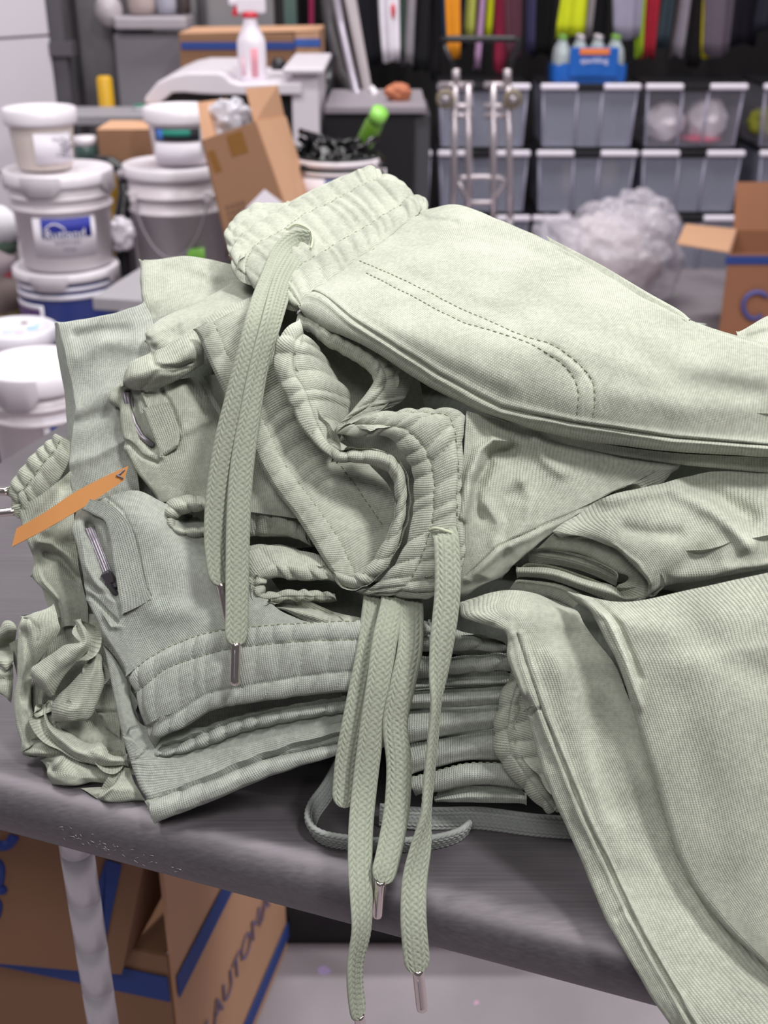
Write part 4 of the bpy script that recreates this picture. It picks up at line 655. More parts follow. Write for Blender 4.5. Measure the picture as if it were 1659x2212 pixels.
Q17 = Patch([[(640, 632, .5), (760, 545, .6), (920, 462, .8), (1150, 405, 1.4), (1400, 350, 2), (1700, 330, 2), (2000, 320, 2)], [(682, 645, .1), (800, 600, -.1), (950, 540, 0), (1180, 500, .3), (1400, 480, .8), (1700, 480, 1), (2000, 470, 1)], [(800, 668), (900, 655, -.4), (1020, 635, -.4), (1230, 610, -.3), (1450, 600, .1), (1700, 610, .3), (2000, 600, .3)], [(930, 715), (1010, 718, -.5), (1120, 708, -.6), (1300, 695, -.5), (1500, 700, -.2), (1700, 700), (2000, 690)],
    [(1022, 795), (1075, 800, -.5), (1175, 790, -.6), (1340, 770, -.5), (1530, 765, -.2), (1700, 755), (2000, 730)], [(1078, 865), (1108, 875, -.4), (1195, 855, -.5), (1360, 838, -.4), (1540, 815, -.2), (1700, 790), (2000, 760)], [(1082, 942, .4), (1110, 938, .1), (1195, 905, .1), (1360, 872, .2), (1540, 847, .3), (1700, 820, .4), (2000, 790, .4)]], 'D', -.3,
    strokes=[([(900, 470), (1060, 440), (1190, 420), (1290, 460), (1400, 530), (1500, 620), (1560, 690)], 20, -7), ([(1300, 420), (1420, 470), (1560, 560)], 22, 6), ([(1000, 620), (1100, 640), (1230, 640)], 14, 3), ([(1180, 860), (1250, 810), (1330, 740)], 20, 3), ([(930, 700), (1040, 790), (1085, 880)], 7, -2), ([(1400, 640), (1450, 720), (1460, 800)], 22, -2)], curl={'v0': .003, 'u1': .006}, seed=171, wr=.0014)
L17 = [Patch([[(640, 642, .4), (565, 715, .8)], [(850, 684, .2), (760, 742, .5)], [(935, 722, .1), (880, 792, .3)], [(1012, 795, .1), (962, 842, .3)], [(1072, 870, .1), (985, 858, .6)], [(1070, 940, .2), (942, 880, .8)], [(1030, 965, .4), (932, 905, .9)]], 'D', .15, step=3, curl={'v1': .004, 'v0': .002}, seed=172, wr=.0008, swap=True),
    Patch([[(525, 730, 1), (530, 770, 1.6)], [(680, 755, 1), (690, 790, 1.6)], [(830, 795, 1), (840, 835, 1.6)], [(950, 850, 1), (945, 885, 1.6)]], 'D', .4, step=3, curl={'v0': .003}, wr=.0006),
    Patch([[(470, 795, .8), (470, 820, .4), (475, 850, .8)], [(640, 798, .6), (630, 830, 0), (620, 865, .6)], [(800, 850, .5), (790, 880, -.1), (780, 915, .5)], [(925, 882, .4), (920, 920, -.2), (910, 968, .5)], [(985, 930, .4), (990, 950, 0), (1000, 974, .5)], [(1085, 920, .4), (1085, 935, .2), (1080, 952, .5)]], 'D', .4, step=3, curl={'v1': .004, 'v0': .003}, seed=173, wr=.0006, swap=True),
    Patch([[(470, 860, 1.4), (660, 880, 1.2), (800, 940, 1)], [(440, 900, 1.2), (600, 920, .8), (740, 990, .8)]], 'D', .6, step=3, curl={'u1': .004}, wr=.0006)]
cloth('trouser_leg', [Q17], M_SAGE, t17)
cloth('folded_cuff', L17, M_BACK, t17)
t18 = pants('sweatpants corner showing at the right edge beyond the topmost pair', 1700, 1500)
Q18 = Patch([[(1590, 716, 6), (1660, 678, 6), (1760, 640, 6)], [(1600, 740, 6), (1670, 730, 6), (1780, 720, 6)], [(1620, 780, 6), (1700, 790, 6), (1790, 790, 6)]], 'P', 0, curl={'u0': .004}, strokes=[([(1620, 730), (1680, 710)], 10, 4)], seed=181)
cloth('trouser_leg', [Q18], M_SAGE, t18)

# inside of the heap: unseen folded fillers added to carry it and block light
for k, (a0, a1, s0, s1, z0, z1) in enumerate(((.03, .62, .085, .36, .901, .955), (.05, .60, .11, .35, .957, 1.01), (.08, .56, .135, .33, 1.012, 1.062), (.10, .50, .165, .30, 1.064, 1.104), (.12, .36, .20, .29, 1.106, 1.138))):
    t = thing('sweatpants', 'folded sweatpants filler added unseen inside the heap to carry it and block light', 'sweatpants', tab((a0 + a1) / 2, (s0 + s1) / 2, z0), 'unseen filler sweatpants inside the heap')
    th = np.linspace(0, 2 * np.pi, 28, endpoint=False); zc, h = (z0 + z1) / 2, (z1 - z0) / 2
    mb = MB(); P = []
    for f, sh in ((0, 0), (0, .7), (.02, .95), (.05, 1), (.95, 1), (.98, .95), (1, .7), (1, 0)):
        P.append([tab(a0 + (a1 - a0) * f, (s0 + s1) / 2 + (s1 - s0) / 2 * np.sign(np.cos(x)) * abs(np.cos(x)) ** .35 * max(sh, .02), zc + h * np.sign(np.sin(x)) * abs(np.sin(x)) ** .6 * max(sh, .02)) for x in th])
    P = np.array(P); P = cr(P, 40); mb.grid(P, np.stack(np.meshgrid(np.linspace(0, .8, 28), np.linspace(0, .8, 40)), -1), closed_v=True)
    mb.build('trouser_leg', M_GREY, t)

# paper tag and the loose loop of cord
tg = MB(); p = Patch([[(75, 893, -1.0), (265, 795, -1.5), (440, 695, -1.5), (620, 585, -1.2), (795, 466, -.4)], [(105, 775, -1.0), (285, 672, -1.5), (470, 548, -1.5), (645, 455, -1.2), (822, 374, -.4)]], 'L4', .6, wr=0)
tg.grid(p.P); tg.grid((p.P - p.N * .0005)[:, ::-1])
tgo = tg.build('paper_tag', M_KRAFT); tag(tgo, 'orange kraft paper strip tag sticking out from the left side of the pile', 'tag')
mb = MB(); mb.tube(p.along([(800, 400), (770, 430), (745, 440), (770, 445), (790, 460)], 'L4')[0] + np.array([0, -.0008, .0008]), .0005, 6); mb.build('staple', M_ZIP, tgo)
tl = thing('drawstring', 'grey flat drawcord lying in an oval loop on the table below the pile', 'cord', base(900, 1800))
def flatcord(name, path, parent, hw=.0068, h=.0022, tilt=45):
    """cord lying on the table: points are (px, py, height above the table in mm)"""
    A = cr(np.array(path, float), 160); C = np.array([onz(x, y, TZ + z_ / 1000) for x, y, z_ in A])
    d = np.concatenate([[0], np.cumsum(np.linalg.norm(np.diff(C, axis=0), axis=1))]); n = int(d[-1] / .0005); s = np.linspace(0, d[-1], n)
    Q = np.stack([np.interp(s, d, C[:, k]) for k in range(3)], -1); T = np.gradient(Q, axis=0); T /= np.linalg.norm(T, axis=1)[:, None]
    up = np.array([0, 0, 1.0]); side = np.cross(T, up); side /= np.linalg.norm(side, axis=1)[:, None]
    tw = math.radians(tilt); Wd = up * math.sin(tw) + side * math.cos(tw); Nn = np.cross(Wd, T)
    m = 72; ph = np.linspace(0, 2 * np.pi, m, endpoint=False); cx = np.sign(np.cos(ph)) * np.abs(np.cos(ph)) ** .75; cy = np.sign(np.sin(ph)) * np.abs(np.sin(ph)) ** .75
    q = (cx + 1) / 2 * 6; ci = np.floor(np.clip(q, 0, 5.999)); fq = q - ci
    phs = s[:, None] / .0030 + (np.where(ci % 2 == 0, 1, -1) * (fq - .5) * .9)[None] + (ci % 2)[None] * .5
    hb = (np.abs(np.sin(np.pi * phs)) ** .55) * (np.sin(np.pi * np.clip(fq, .02, .98)) ** .45)[None]
    P = Q[:, None] + Wd[:, None] * (cx * hw)[None, :, None] + Nn[:, None] * (cy[None] * (h + .0010 * hb - .0007))[..., None]
    mb = MB(); mb.grid(P, None, closed_v=True); return mb.build(name, M_CORDG, parent)
flatcord('cord_loop', [(1250, 1790, 5.5), (1150, 1782, 5.5), (1040, 1768, 5.5), (960, 1768, 6), (900, 1768, 6.5), (820, 1760, 7)], tl, tilt=72)
flatcord('cord_loop', [(735, 1655, 8), (705, 1710, 6), (676, 1752, 5.5), (672, 1785, 5.5), (700, 1810, 5.5), (770, 1822, 5.5), (850, 1826, 5.5), (930, 1820, 5.5), (985, 1806, 5.5), (1010, 1788, 5)], tl, tilt=72)
cord([(812, 1285, .9, 0), (808, 1320, .2, 0), (798, 1400, -.6, 0), (782, 1480, -1.0, 0), (764, 1570, -1.3, 0), (750, 1650, -1.3, 0), (743, 1745, -1.2, 0)], tl, aglet=False, name='cord_end')

# ------------------------------------------------------------------ the room
def conc():
    m, nt, b = mk('sealed_concrete'); tc = N(nt, 'ShaderNodeTexCoord')
    n1 = N(nt, 'ShaderNodeTexNoise'); n1.inputs['Scale'].default_value = 3.2; n1.inputs['Detail'].default_value = 8; nt.links.new(tc.outputs['Object'], n1.inputs['Vector'])
    r = N(nt, 'ShaderNodeValToRGB'); r.color_ramp.elements[0].color = (*lin((130, 122, 128)), 1); r.color_ramp.elements[1].color = (*lin((156, 147, 154)), 1)
    r.color_ramp.elements[0].position = .35; r.color_ramp.elements[1].position = .65; nt.links.new(n1.outputs['Fac'], r.inputs[0])
    vo = N(nt, 'ShaderNodeTexVoronoi'); vo.inputs['Scale'].default_value = 14; nt.links.new(tc.outputs['Object'], vo.inputs['Vector'])
    sp = N(nt, 'ShaderNodeSeparateColor'); nt.links.new(vo.outputs['Color'], sp.inputs[0])
    n3 = N(nt, 'ShaderNodeTexNoise'); n3.inputs['Scale'].default_value = 60; nt.links.new(tc.outputs['Object'], n3.inputs['Vector'])
    dot = mth(nt, 'MULTIPLY', mth(nt, 'LESS_THAN', mth(nt, 'ADD', vo.outputs['Distance'], mth(nt, 'MULTIPLY', n3.outputs['Fac'], .18)), .22), mth(nt, 'GREATER_THAN', sp.outputs[0], .62))
    hs = N(nt, 'ShaderNodeHueSaturation'); hs.inputs['Color'].default_value = (.75, .2, .28, 1); nt.links.new(sp.outputs[1], hs.inputs['Hue']); hs.inputs['Saturation'].default_value = .75
    mx = N(nt, 'ShaderNodeMix', data_type='RGBA'); nt.links.new(mth(nt, 'MULTIPLY', dot, .55), mx.inputs['Factor']); nt.links.new(r.outputs[0], mx.inputs['A']); nt.links.new(hs.outputs[0], mx.inputs['B'])
    nt.links.new(mx.outputs['Result'], b.inputs['Base Color']); b.inputs['Roughness'].default_value = .55
    return m
mb = MB(); mb.box((0.6, 2.6, -.05), (7.6, 8.4, .1)); struct(mb.build('floor', conc()))
BLK = plain('black_paint', (34, 31, 34), .7); DGREY = plain('dark_grey_paint', (78, 76, 80), .6); LGREY = plain('light_grey_paint', (150, 146, 152), .5)
WHITE = plain('white_wall_paint', (205, 198, 208), .7, vary=.02)
mb = MB(); mb.box((2.0, 6.5, 1.5), (5.0, .1, 3)); struct(mb.build('wall_back', BLK))
mb = MB(); mb.box((-1.85, 5.45, 1.5), (2.75, .1, 3)); struct(mb.build('wall_back_left', plain('grey_wall_paint', (142, 138, 142), .7)))
mb = MB(); mb.box((-.45, 5.97, 1.5), (.1, 1.0, 3)); struct(mb.build('wall_return', BLK))
mb = MB(); mb.box((4.5, 2.6, 1.5), (.1, 8.4, 3)); struct(mb.build('wall_right', LGREY))
mb = MB()
pA = ony(-160, 100, 4.3); pB = ony(108, 100, 4.9)
for z0, z1 in ((0, .55), (.56, 1.035), (1.045, 1.6), (1.61, 2.3)):
    q = [(pA[0] - 1.2, pA[1] - 1.2, z0), (pB[0], pB[1], z0), (pB[0], pB[1], z1), (pA[0] - 1.2, pA[1] - 1.2, z1)]; mb.slab(q[::-1], .04)
struct(mb.build('wall_left', WHITE))
mb = MB(); pC = ony(122, 100, 4.95); mb.box((pC[0] + .01, pC[1], 1.1), (.07, .07, 2.2)); mb.box((pC[0] + .03, pC[1] - .02, .99), (.09, .08, .05)); struct(mb.build('trim_1', plain('dark_steel_jamb', (96, 92, 98), .5, .3)))
mb = MB(); mb.box((pC[0] + .18, pC[1] + .3, 1.1), (.3, .06, 2.2)); struct(mb.build('trim_2', plain('grey_door_recess', (104, 100, 104), .6)))

# ------------------------------------------------------------------ helpers for the things behind
def spot(px, py, d):
    p = at(float(px), float(py), d); return p
def zat(px, py, y): return float(ony(float(px), float(py), y)[2])
def ppm(d): return FPX / d
def cbox(name, label, cat, x0, x1, y0, y1, Y, depth, mat, group=None, rz=0, bevel=.004):
    """a box standing with its front face at world depth Y, covering the given pixel rectangle"""
    zb, zt = zat((x0 + x1) / 2, y1, Y), zat((x0 + x1) / 2, y0, Y); ym = (y0 + y1) / 2
    xa, xb = ony(x0, ym, Y)[0], ony(x1, ym, Y)[0]
    mb = MB(); mb.box(((xa + xb) / 2, Y + depth / 2, (zb + zt) / 2), (xb - xa, depth, zt - zb), rz)
    if label is None: return mb, (xa, xb, zb, zt)
    o = mb.build(name, mat, None, bevel); return tag(o, label, cat, group)
def text(body, size, mat, parent, name='printed_text', M=None, bend=None, extrude=.0004):
    cu = bpy.data.curves.new('t', 'FONT'); cu.body = body; cu.size = size; cu.extrude = extrude; cu.align_x = 'CENTER'; cu.align_y = 'CENTER'
    to = bpy.data.objects.new('t', cu); COL.objects.link(to); bpy.context.view_layer.update()
    me = bpy.data.meshes.new_from_object(to.evaluated_get(bpy.context.evaluated_depsgraph_get())); bpy.data.objects.remove(to)
    off = root_of(parent)
    for v in me.vertices:
        c = Vector(v.co)
        if bend: cx, cy, z, R, a = bend; th = a + c.x / R; c = Vector((cx + (R + c.z) * math.sin(th), cy - (R + c.z) * math.cos(th), z + c.y))
        elif M is not None: c = M @ c
        v.co = c - off
    me.name = name; me.materials.clear(); me.materials.append(mat)
    o = bpy.data.objects.new(name, me); COL.objects.link(o); o.parent = parent; return o
PAIL = plain('white_plastic', (218, 209, 215), .35, vary=.02); LID = plain('white_lid_plastic', (224, 217, 224), .3, vary=.02); CREAM = plain('cream_plastic', (214, 202, 196), .4, vary=.02)
NAVY = plain('navy_blue_plastic', (46, 58, 122), .35); BLACKP = plain('black_plastic', (28, 27, 31), .35); INK = plain('grey_print_ink', (120, 116, 132), .7)
BLUE = plain('blue_print_ink', (38, 62, 140), .6); WHITEINK = plain('white_print', (232, 228, 240), .6); LBL = plain('white_paper_label', (228, 222, 232), .6); WIRE = plain('grey_wire', (168, 160, 168), .4, .4)
KRB = plain('brown_cardboard', (142, 104, 78), .8, vary=.05); KRD = plain('shaded_side_cardboard', (150, 108, 78), .8, vary=.05); KRL = plain('lit_face_cardboard', (200, 154, 122), .8, vary=.04); STRIPE = plain('blue_box_stripe', (40, 66, 136), .7)  # cardboard comes in lit and shaded copies: light on the faces is in the colour
def curved(name, cx, cy, R, a0, a1, z0, z1, mat, parent, th=.0012):
    a = np.linspace(a0, a1, 16); mb = MB()
    P = np.array([[(cx + R * math.sin(x), cy - R * math.cos(x), z) for x in a] for z in (z0, z0, z1, z1)])
    P[[0, 3]] = np.array([[(cx + (R - th * 2) * math.sin(x), cy - (R - th * 2) * math.cos(x), z) for x in a] for z in (z0, z1)])
    mb.grid(P); return mb.build(name, mat, parent)
def bucket(label, cx, cy, zb, zt, R, mat, lidmat, taper=.88, ribs=2, handle=None, lid='snap', cat='bucket', name='bucket', group=None, tabs=True, lidh=.022):
    t = thing(name, label, cat, (cx, cy, zb), group); h = zt - zb
    pr = [(0, 0), (R * taper * .96, 0), (R * taper, .006)]; body = h - lidh
    for k in range(ribs):
        zc = body * (.70 + .13 * k); rr = R * (taper + (1 - taper) * zc / body)
        pr += [(rr - .001, zc - .006), (rr + .006, zc - .005), (rr + .006, zc + .002), (rr - .001, zc + .003)]
    pr += [(R * .985, body - .002), (R * .985, body)]
    mb = MB(); mb.lathe([(a, b + zb) for a, b in pr], (cx, cy, 0), 48); mb.build('bucket_body', mat, t)
    mb = MB(); lp = [(R * .97, body - .014), (R + .007, body - .014), (R + .009, body - .006), (R + .009, h - .003), (R + .004, h), (R - .008, h), (R - .012, h - .005), (R * .6, h - .006), (0.0, h - .006)]
    mb.lathe([(a, b + zb) for a, b in lp], (cx, cy, 0), 48)
    if tabs:
        for a in (-.1, 1.5, -1.7, 3.1):
            aa = np.linspace(a - .38, a + .38, 14); R2 = R + .0095
            dz = .022 * np.clip(1.6 * np.cos((aa - a) / .38 * math.pi / 2), 0, 1)
            P = np.array([[(cx + R2 * math.sin(x), cy - R2 * math.cos(x), zb + h - .004) for x in aa], [(cx + (R2 + .002) * math.sin(x), cy - (R2 + .002) * math.cos(x), zb + body - .012 - z) for x, z in zip(aa, dz)], [(cx + (R2 - .004) * math.sin(x), cy - (R2 - .004) * math.cos(x), zb + body - .012 - z) for x, z in zip(aa, dz)]])
            mb.grid(P)
    mb.build('bucket_lid', lidmat, t)
    if handle:
        a0, a1, drop = handle; aa = np.linspace(a0, a1, 20); u = (aa - a0) / (a1 - a0)
        pts = np.array([(cx + (R + .014) * math.sin(x), cy - (R + .014) * math.cos(x), zb + body * .84 - drop * math.sin(math.pi * v) ** .7) for x, v in zip(aa, u)])
        mb = MB(); mb.tube(pts, .0028, 8); k = mb.build('bucket_handle', WIRE, t)
        for i in (0, -1):
            mb = MB(); p = pts[i]; mb.box(p, (.02, .012, .03)); mb.build('handle_ear', mat, k, .003)
    return t

def stand(label, x, y, w_, z):
    mb = MB(); mb.box((x, y, z / 2), (w_, w_, z - .001)); return tag(mb.build('plinth_crate', BLACKP, None, .006), label, 'crate')
# left stack: cream pail on white bucket on blue bucket
YA = 3.25
def colx(px, py, Y): return float(ony(float(px), float(py), Y)[0])
cx = colx(137, 470, YA); R = 108 / ppm(3.2); Yf = YA - R
zb0 = zat(137, 594, Yf); zt0 = zat(137, 381, Yf)
b1 = bucket('white bucket with a blue label, between the cream pail and the blue bucket at left', cx, YA, zb0, zt0, R, PAIL, LID, handle=None)
a = lambda px: math.asin(max(-1, min(1, (colx(px, 520, Yf) - cx) / (R * .95))))
rl = R * .955
curved('bucket_label', cx, YA, rl + .002, a(72), a(196), zat(130, 556, Yf), zat(130, 474, Yf), LBL, b1)
lb = curved('label_panel', cx, YA, rl + .005, a(92), a(188), zat(130, 516, Yf), zat(130, 474, Yf), plain('royal_blue_print', (36, 46, 150), .6), b1)
text('Rutland', .036, WHITEINK, b1, bend=(cx, YA, zat(130, 508, Yf), rl + .0075, a(140)))
text('PLASTIC INKS', .011, INK, b1, bend=(cx, YA, zat(130, 526, Yf), rl + .0045, a(144)))
text('White', .014, INK, b1, bend=(cx, YA, zat(130, 541, Yf), rl + .0045, a(146)))
aa = np.linspace(a(100), a(140), 14); mbx = MB(); mbx.tube(np.array([(cx + (rl + .007) * math.sin(x), YA - (rl + .007) * math.cos(x), zat(130, 496, Yf) + .014 * math.sin(math.pi * i / 13)) for i, x in enumerate(aa)]), .0022, 6); mbx.build('label_emblem', WHITEINK, b1)
cx2 = colx(148, 620, YA); R2 = 108 / ppm(3.2); zt1 = zb0 + .004
b2 = bucket('navy blue bucket with white stripes at the bottom of the left stack', cx2, YA, .0, zb0 - .001, R2, NAVY, LID, taper=.9, ribs=0, lidh=.012)
def ring(px, y0, y1): return zat(px, y1, YA - R2), zat(px, y0, YA - R2)
for y0, y1 in ((624, 632), (640, 650)):
    z0, z1 = ring(150, y0, y1); curved('label_stripe', cx2, YA, R2 * 1.0 + .002, -1.5, 1.5, z0, z1, WHITEINK, b2)
z0, z1 = ring(80, 672, 720); curved('label_patch', cx2, YA, R2 + .002, -1.2, -.35, z0, z1, plain('dark_plum_print', (70, 40, 90), .6), b2)
z0, z1 = ring(80, 662, 672); curved('label_stripe', cx2, YA, R2 + .0025, -1.3, -.3, z0, z1, WHITEINK, b2); z0, z1 = ring(110, 662, 720); curved('label_stripe', cx2, YA, R2 + .0025, -.36, -.28, z0, z1, WHITEINK, b2)
cxp = colx(92, 300, YA); Rp = 70 / ppm(3.15)
pp = bucket('small cream pail with a white lid on top of the left bucket stack', cxp, YA, zt0 + .001, zat(92, 240, YA - Rp), Rp, CREAM, LID, taper=.84, ribs=0, cat='pail', name='pail', tabs=False, lidh=.027)
curved('pail_label', cxp, YA, Rp * .955 + .0035, .0, 1.2, zat(92, 356, YA - Rp), zat(92, 290, YA - Rp), LBL, pp)
mbx = MB()
rr = random.Random(3)
for i in range(9):
    th0 = .42 + rr.random() * .5; z = zat(92, 303 + i * 5.2, YA - Rp)
    mbx.tube(np.array([(cxp + (Rp * .955 + .0055) * math.sin(t_), YA - (Rp * .955 + .0055) * math.cos(t_), z + rr.uniform(-.003, .003)) for t_ in np.linspace(th0, th0 + .25 + rr.random() * .3, 8)]), .0011, 5)
mbx.build('printed_lines', INK, pp)

# lower left: lidded buckets beyond the table's end
bz = zat(32, 705, 2.6)
stand('black crate under the paint-stained pail at the left edge', colx(32, 705, 2.6), 2.6, .14, bz - .22)
l1 = bucket('small white pail with a paint-stained lid at the left edge behind the clean lid', colx(32, 705, 2.6), 2.6, bz - .22, bz, 80 / ppm(2.65), PAIL, plain('paint_stained_lid', (214, 210, 220), .4, vary=.12, scale=18), ribs=1, tabs=False)
for px, py, rx, c in ((52, 696, .009, (120, 96, 88)), (70, 708, .014, (150, 190, 222)), (82, 700, .008, (170, 205, 190)), (20, 715, .016, (190, 200, 225)), (44, 716, .01, (214, 190, 200))):
    p = onz(float(px), float(py), bz - .004); mb = MB(); mb.lathe([(0, .0), (rx, .0), (rx * .9, .001), (0, .0012)][::-1], (p[0], p[1], bz - .0055), 14); mb.build('paint_splash', plain('splash_%d' % px, c, .6), l1)
bz2 = zat(75, 781, 2.25); Xl, Rl = colx(75, 781, 2.25), 114 / ppm(2.3)
stand('black crate under the clean-lidded pail at the left edge', Xl, 2.25, .17, bz2 - .26)
l2 = bucket('white pail with a clean white lid at the left edge beyond the table end', Xl, 2.25, bz2 - .26, bz2, Rl, PAIL, LID, ribs=2, tabs=True, lidh=.03)
curved('bucket_label', Xl, 2.25, Rl * .97, .3, .75, zat(120, 960, 2.15), zat(120, 906, 2.15), LBL, l2)
curved('label_panel', Xl, 2.25, Rl * .97 + .0015, .42, .58, zat(120, 950, 2.15), zat(120, 918, 2.15), BLUE, l2)
# clutter at the very left
sk = thing('rag_bundle', 'rumpled white, red and green rags heaped at the left edge beside the blue bucket', 'rags', (colx(-10, 560, 3.6), 3.6, 0))
for k, (px, py, r, c) in enumerate(((2, 490, .06, (226, 222, 228)), (8, 525, .045, (90, 110, 96)), (-4, 560, .06, (206, 190, 196)), (10, 585, .04, (196, 90, 104)), (0, 630, .08, (130, 116, 112)), (8, 680, .06, (150, 134, 92)))):
    p = ony(float(px), float(py), 3.6); mb = MB(); Q = np.array([[(p[0] + r * (1 + .3 * mnoise.noise(Vector((k, i * .5, j * .6)))) * math.cos(a_) * math.sin(b_), p[1] + r * math.sin(a_) * math.sin(b_), p[2] + r * (1 + .3 * mnoise.noise(Vector((k + 5, i * .5, j * .6)))) * math.cos(b_)) for i, a_ in enumerate(np.linspace(0, 2 * np.pi, 16, endpoint=False))] for j, b_ in enumerate(np.linspace(.02, np.pi - .02, 12))])
    mb.grid(Q, closed_v=True); mb.build('rag', plain('rag_%d' % k, c, .9), sk)
mb = MB(); p = ony(-5., 690., 3.6); mb.box((p[0], 3.6, p[2] / 2 - .03), (.24, .2, p[2] - .06)); mb.build('carton', KRB, sk, .004)

# second stack: white bucket with pail of teal label
YB = 3.5; cxb = colx(385, 450, YB); Rb = 104 / ppm(3.45)
zbt = zat(385, 368, YB - Rb)
stand('black crate under the white bucket with the wire handle', cxb, YB, .2, zbt - .37)
b3 = bucket('white bucket with a wire handle under the teal-labelled pail', cxb, YB, zbt - .37, zbt, Rb, PAIL, LID, taper=.92, ribs=2, handle=(-.75, .75, .17), tabs=False)
cxq = colx(394, 300, YB); Rq = 72 / ppm(3.42)
b4 = bucket('white pail with a teal and black label beside the tilted carton', cxq, YB, zbt + .001, zat(390, 238, YB - Rq), Rq, PAIL, LID, taper=.84, ribs=0, cat='pail', name='pail', tabs=False, lidh=.028)
cl = lambda n, a0, a1, y0, y1, m, o: curved(n, cxq, YB, Rq * .95 + o, a0, a1, zat(385, y1, YB - Rq), zat(385, y0, YB - Rq), m, b4)
cl('pail_label', -.75, .7, 310, 352, LBL, .003); cl('label_panel', -.75, .7, 279, 306, plain('black_print', (24, 28, 40), .6), .003); cl('label_swoosh', -.45, .4, 281, 295, plain('teal_print', (34, 140, 124), .6), .005); cl('label_swoosh', -.65, -.42, 281, 304, plain('azure_print', (70, 120, 200), .6), .005)

# black bucket right of the carton, and the green bottle lying in it
YC = 3.3; cxc = colx(730, 380, YC); Rc = 92 / ppm(3.25); zc = zat(730, 346, YC - Rc)
b5 = thing('bucket', 'open black ink bucket with white rim behind the topmost waistband', 'bucket', (cxc, YC, 0))
mb = MB(); mb.lathe([(0, 0), (Rc * .9, 0), (Rc, zc), (Rc * .985, zc), (Rc * .9, zc - .06), (0, zc - .062)], (cxc, YC, 0), 48); mb.build('bucket_body', BLACKP, b5)
for y0, y1 in ((352, 366), (376, 384)): curved('bucket_band', cxc, YC, Rc + .003, -1.5, 1.5, zat(730, y1, YC - Rc), zat(730, y0, YC - Rc), PAIL, b5)
curved('bucket_label', cxc, YC, Rc * .99 + .003, -1.2, .9, zat(730, 440, YC - Rc), zat(730, 388, YC - Rc), LBL, b5); curved('label_panel', cxc, YC, Rc * .99 + .006, -.25, .5, zat(730, 440, YC - Rc), zat(730, 388, YC - Rc), NAVY, b5)
pt = np.array([(cxc + (Rc + .012) * math.sin(x), YC - (Rc + .012) * math.cos(x), zc - .01 - .1 * math.sin((x - .9) / .9 * math.pi)) for x in np.linspace(.9, 1.7, 14)]); mb = MB(); mb.tube(pt, .0035, 8); mb.build('bucket_handle', PAIL, b5)
mb = MB()
for i in range(26):
    a_, r_ = rr.uniform(0, 6.28), Rc * .85 * math.sqrt(rr.random()); p = np.array([cxc + r_ * math.cos(a_), YC + r_ * math.sin(a_), zc - .03 + rr.uniform(-.02, .05)])
    q = p + np.array([rr.uniform(-.06, .06), rr.uniform(-.06, .06), rr.uniform(-.01, .05)]); mb.tube(np.array([p, (p + q) / 2 + np.array([0, 0, .012]), q]), .009, 7)
so = mb.build('ink_scraps', plain('glossy_black_ink', (22, 21, 25), .12), None); so['kind'] = 'stuff'; tag(so, 'glossy black scraps piled in the open black bucket', 'scraps')
gb = thing('bottle', 'lime green squeeze bottle leaning out of the black ink bucket', 'bottle', spot(790, 305, 3.25))
p0, p1 = spot(786, 312, 3.3), spot(822, 240, 3.2); d_ = (p1 - p0); L_ = np.linalg.norm(d_); q_ = Vector(d_).to_track_quat('Z', 'Y').to_matrix()
GRN = plain('lime_green_plastic', (96, 142, 44), .35); GRL = plain('bright_lime_cap', (140, 208, 90), .3)
mb = MB(); mb.lathe([(0, -.02), (.022, -.018), (.026, 0), (.026, L_ * .62), (.02, L_ * .72), (.012, L_ * .74)], tuple(p0), 24, M=q_); mb.build('bottle_body', GRN, gb)
mb = MB(); mb.lathe([(.012, L_ * .72), (.024, L_ * .73), (.024, L_), (.0, L_)], tuple(p0), 24, M=q_); mb.build('bottle_cap', GRL, gb)

# tilted open carton with a plastic bag in it
t = thing('cardboard_carton', 'tilted open cardboard carton with raised flaps and a shipping label', 'carton', spot(580, 480, 2.9))
def px4(*p): return [spot(x, y, d) for x, y, d in p]
FR = px4((438, 302, 2.86), (551, 262, 2.86), (642, 520, 3.0), (500, 560, 3.0)); SD = px4((551, 262, 2.86), (615, 252, 3.08), (690, 500, 3.22), (642, 520, 3.0))
back = np.array(SD[1]) - np.array(FR[1]); bl = np.array(FR[0]) + back; blb = np.array(FR[3]) + (np.array(SD[2]) - np.array(SD[3]))
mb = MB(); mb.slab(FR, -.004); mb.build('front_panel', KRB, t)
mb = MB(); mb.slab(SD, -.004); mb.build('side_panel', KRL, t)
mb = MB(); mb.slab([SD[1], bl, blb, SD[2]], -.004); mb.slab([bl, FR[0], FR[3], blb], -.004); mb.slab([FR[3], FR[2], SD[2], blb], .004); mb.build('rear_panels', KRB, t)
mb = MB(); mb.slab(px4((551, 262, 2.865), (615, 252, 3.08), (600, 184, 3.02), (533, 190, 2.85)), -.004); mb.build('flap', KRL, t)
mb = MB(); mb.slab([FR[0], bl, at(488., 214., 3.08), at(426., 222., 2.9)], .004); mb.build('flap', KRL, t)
n_ = np.cross(np.array(FR[1]) - np.array(FR[0]), np.array(FR[3]) - np.array(FR[0])); n_ /= np.linalg.norm(n_)
if n_[1] > 0: n_ = -n_
def onF(u, v): return (1 - v) * ((1 - u) * np.array(FR[0]) + u * np.array(FR[1])) + v * ((1 - u) * np.array(FR[3]) + u * np.array(FR[2])) + n_ * .0045
def decal(name, q, m): mb = MB(); mb.slab([onF(*k) for k in q], .0012); mb.build(name, m, t)
TAPE = plain('brown_parcel_tape', (128, 88, 42), .35)
decal('tape', [(.42, .03), (.72, .03), (.72, .2), (.42, .2)], TAPE); decal('tape', [(.02, .1), (.15, .1), (.2, .28), (.07, .28)], TAPE)
